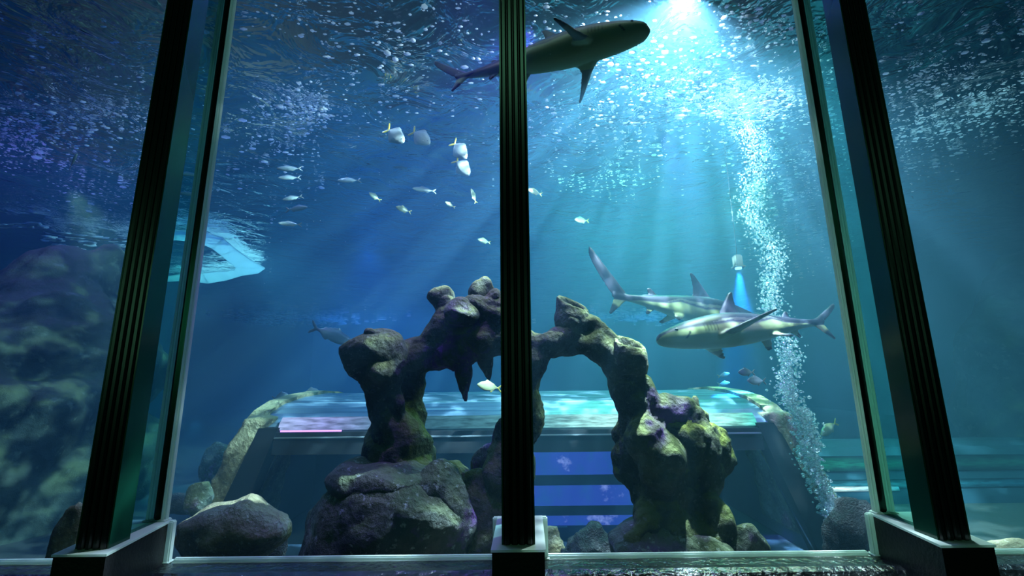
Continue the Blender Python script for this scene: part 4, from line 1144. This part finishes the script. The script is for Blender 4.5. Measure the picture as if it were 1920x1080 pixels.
# ------------------------------------------------------------------ lights
def light(name, kind, loc, col, power, size=0.05, aim=None, angle=60, blend=0.4):
    d = bpy.data.lights.new(name, kind); d.color = col; d.energy = power
    o = bpy.data.objects.new(name, d); o.location = loc; C.objects.link(o)
    if kind == 'SPOT':
        d.spot_size = math.radians(angle); d.spot_blend = blend; d.shadow_soft_size = size
    elif kind == 'AREA':
        d.shape = 'RECTANGLE'; d.size, d.size_y = size
    else: d.shadow_soft_size = size
    if aim is not None:
        o.rotation_euler = (Vector(aim) - Vector(loc)).to_track_quat('-Z', 'Y').to_euler()
    return o


def gobo(o, scale=9.0, lo=0.40, hi=0.62, mn=0.12, mx=2.4):
    """the beam is broken up by the ripples it passes through"""
    d = o.data; d.use_nodes = True; nt = d.node_tree; ns, L = nt.nodes, nt.links; ns.clear()
    tc = ns.new('ShaderNodeTexCoord'); n = N(ns, 'ShaderNodeTexNoise', Scale=scale, Detail=4.0, Roughness=0.65)
    L.new(tc.outputs['Normal'], n.inputs['Vector'])
    r = ramp(ns, [(lo, (mn,) * 3), (hi, (1,) * 3)]); L.new(n.outputs[0], r.inputs[0])
    m = ns.new('ShaderNodeMath'); m.operation = 'MULTIPLY'; m.inputs[1].default_value = mx; L.new(r.outputs[0], m.inputs[0])
    e = ns.new('ShaderNodeEmission'); L.new(m.outputs[0], e.inputs[1]); out = ns.new('ShaderNodeOutputLight'); L.new(e.outputs[0], out.inputs[0])


S = SURF
k = PZ(1290, -14, S - 0.08)
key = light('white_pool_lamp', 'SPOT', k, (0.80, 0.85, 1.0), 1100, 0.02, (0.55, 4.0, CZ + 0.1), 165, 0.75); gobo(key, 18.0, 0.50, 0.60, 0.06, 4.8)
light('hall_light_panel', 'AREA', (-1.5, 8.5, S + 1.6), (0.06, 0.17, 0.90), 740, (9, 12), (-1.5, 8.5, 0))  # added area light overhead: ambient fill giving the water its base blue
light('teal_pool_lamp', 'AREA', (1.6, 5.0, S + 0.35), (0.14, 0.90, 0.42), 370, (2.5, 2.5), (1.5, 4.8, 0))
q = PZ(-30, 250, S + .3); light('violet_pool_lamp', 'POINT', (q.x + 0.3, q.y, S + 0.7), (0.42, 0.16, 1.0), 100, 0.08)
light('violet_spot_lamp', 'SPOT', (0.10, 2.35, S + 0.15), (0.38, 0.10, 1.0), 240, 0.03, (-0.25, 1.8, CZ), 60, 0.5)
light('lime_pool_lamp', 'SPOT', (1.45, 2.35, CZ + 1.1), (0.80, 1.0, 0.25), 75, 0.02, (0.38, 1.75, CZ - 0.25), 62, 0.8)
light('blue_beam_lamp', 'SPOT', lp + Vector((0, 0, -0.08)), (0.04, 0.30, 1.0), 5500, 0.02, lp + Vector((0.05, 0.25, -2)), 30, 0.6)
light('left_surface_lamp', 'POINT', (-5.0, 7.6, S + 1.5), (0.62, 0.95, 1.0), 650, 0.1)
light('right_surface_lamp', 'POINT', (3.6, 3.2, S + 0.45), (0.40, 0.85, 0.95), 35, 0.1)
light('far_surface_lamp', 'POINT', (-4.0, 16, S + 2.2), (0.12, 0.26, 1.0), 2200, 0.1)
light('far_surface_lamp', 'POINT', (5.5, 16, S + 2.2), (0.08, 0.34, 1.0), 900, 0.1)
light('bubble_surface_lamp', 'SPOT', (1.78, 2.85, S + 0.5), (0.9, 0.97, 1.0), 900, 0.05, (1.78, 2.95, CZ), 95, 0.6)
light('left_pool_lamp', 'POINT', (-1.5, 3.2, S + 0.5), (0.35, 0.45, 1.0), 80, 0.1)
light('school_lamp', 'SPOT', (-0.9, 1.75, S - 0.1), (0.95, 1.0, 1.0), 3, 0.02, P(800, 285, 2.95), 15, 0.5)
light('blue_back_lamp', 'SPOT', (-2.4, 7.0, S + 0.2), (0.05, 0.22, 1.0), 260, 0.1, (-2.0, 6.8, 0), 90, 0.8)
for cx, cy, w_, c_ in ((560, 215, 26, (0.8, 0.95, 1.0)), (330, 240, 20, (0.75, 0.8, 1.0)), (700, 70, 16, (0.6, 0.75, 1.0)), (1750, 190, 30, (0.7, 0.95, 1.0)), (1860, 240, 30, (0.75, 1.0, 1.0)), (1500, 80, 24, (0.8, 0.95, 1.0)), (1540, 330, 24, (0.8, 1.0, 1.0)), (1150, 300, 20, (0.9, 1.0, 1.0)), (130, 330, 12, (0.55, 0.35, 1.0))):
    q = PZ(cx, cy, S); light('surface_spot_lamp', 'POINT', (q.x, q.y + 0.1, S + 0.60), c_, w_ * 0.95, 0.05)  # added lights above the flecks, only there to brighten them
for n_, (xf, xb, xc) in enumerate(fins):
    for sd in ((1,) if n_ == 0 else (-1,) if n_ == 2 else (-1, 1)):
        light('window_wash_lamp', 'SPOT', (xb + sd * 0.065, GY + 0.09, S - 0.05), (0.8, 1.0, 0.8), 55 if n_ != 1 else 25, 0.02, (xb + sd * 0.034, GY + 0.0, CZ + (-0.1 if n_ != 1 else -0.4)), 16, 0.8)  # added unseen lights that brighten the pale seals and curbs
q = P(352, 912, 4.8); light('sand_lamp', 'SPOT', (q.x, q.y, q.z + 0.7), (0.1, 0.6, 1.0), 30, 0.03, q, 70, 0.6)
light('pier_lamp', 'SPOT', (-1.75, 1.62, CZ + 0.75), (1.0, 0.92, 0.42), 75, 0.02, P(450, 915, 2.5), 62, 0.8)  # added unseen light to brighten the left pier and brown boulder
light('front_pool_lamp', 'AREA', (-0.2, 1.55, S + 0.45), (0.75, 0.95, 1.0), 14, (2.2, 0.25), (-0.2, 1.75, 0))  # added fill near the glass for the fronts of the arch
light('violet_arch_lamp', 'SPOT', (-0.12, 1.56, S + 0.25), (0.36, 0.10, 1.0), 260, 0.02, (-0.22, 1.76, CZ), 32, 0.8)
light('violet_shark_lamp', 'SPOT', (0.75, 2.0, CZ + 1.2), (0.40, 0.10, 1.0), 320, 0.02, P(1400, 600, 2.5), 40, 0.8)
light('tunnel_lamp', 'POINT', (1.1, 3.75, CZ - 0.55), (0.25, 0.50, 0.9), 0.5, 0.05)
light('tunnel_lamp', 'POINT', (-1.0, 3.75, CZ - 0.55), (0.35, 0.25, 0.9), 0.5, 0.05)
for x, z, e, sz in ((-2.9, 2.1, 9, (0.25, 0.8)), (0.15, 4.6, 14, (0.6, 0.5)), (2.9, 3.0, 4, (0.25, 0.8)), (0.5, 1.9, 2.5, (0.15, 0.8)), (-0.45, 1.9, 1.5, (0.15, 0.8))):
    light('visitor_hall_lamp', 'AREA', (x, -1.6, z), (0.25, 0.9, 0.5), e * 0.4, sz, (x * 0.32, 1.1, CZ + (z - CZ) * 0.3))  # added green lights behind the camera, putting a sheen on the posts

# ------------------------------------------------------------------ world and view
w = bpy.data.worlds.new('world'); bpy.context.scene.world = w; w.use_nodes = True
bg = w.node_tree.nodes.get('Background') or w.node_tree.nodes.new('ShaderNodeBackground')
bg.inputs[0].default_value = (0.02, 0.05, 0.09, 1); bg.inputs[1].default_value = 0.05
sc = bpy.context.scene
sc.view_settings.view_transform = 'Standard'; sc.view_settings.look = 'None'; sc.view_settings.gamma = 1.0; sc.view_settings.exposure = -0.05
sc.view_settings.use_curve_mapping = False
cy = sc.cycles
cy.max_bounces = 5; cy.diffuse_bounces = 2; cy.glossy_bounces = 2; cy.transmission_bounces = 2; cy.volume_bounces = 0; cy.transparent_max_bounces = 24
cy.sample_clamp_indirect = 3.0; cy.caustics_reflective = False; cy.caustics_refractive = False
cy.use_denoising = True
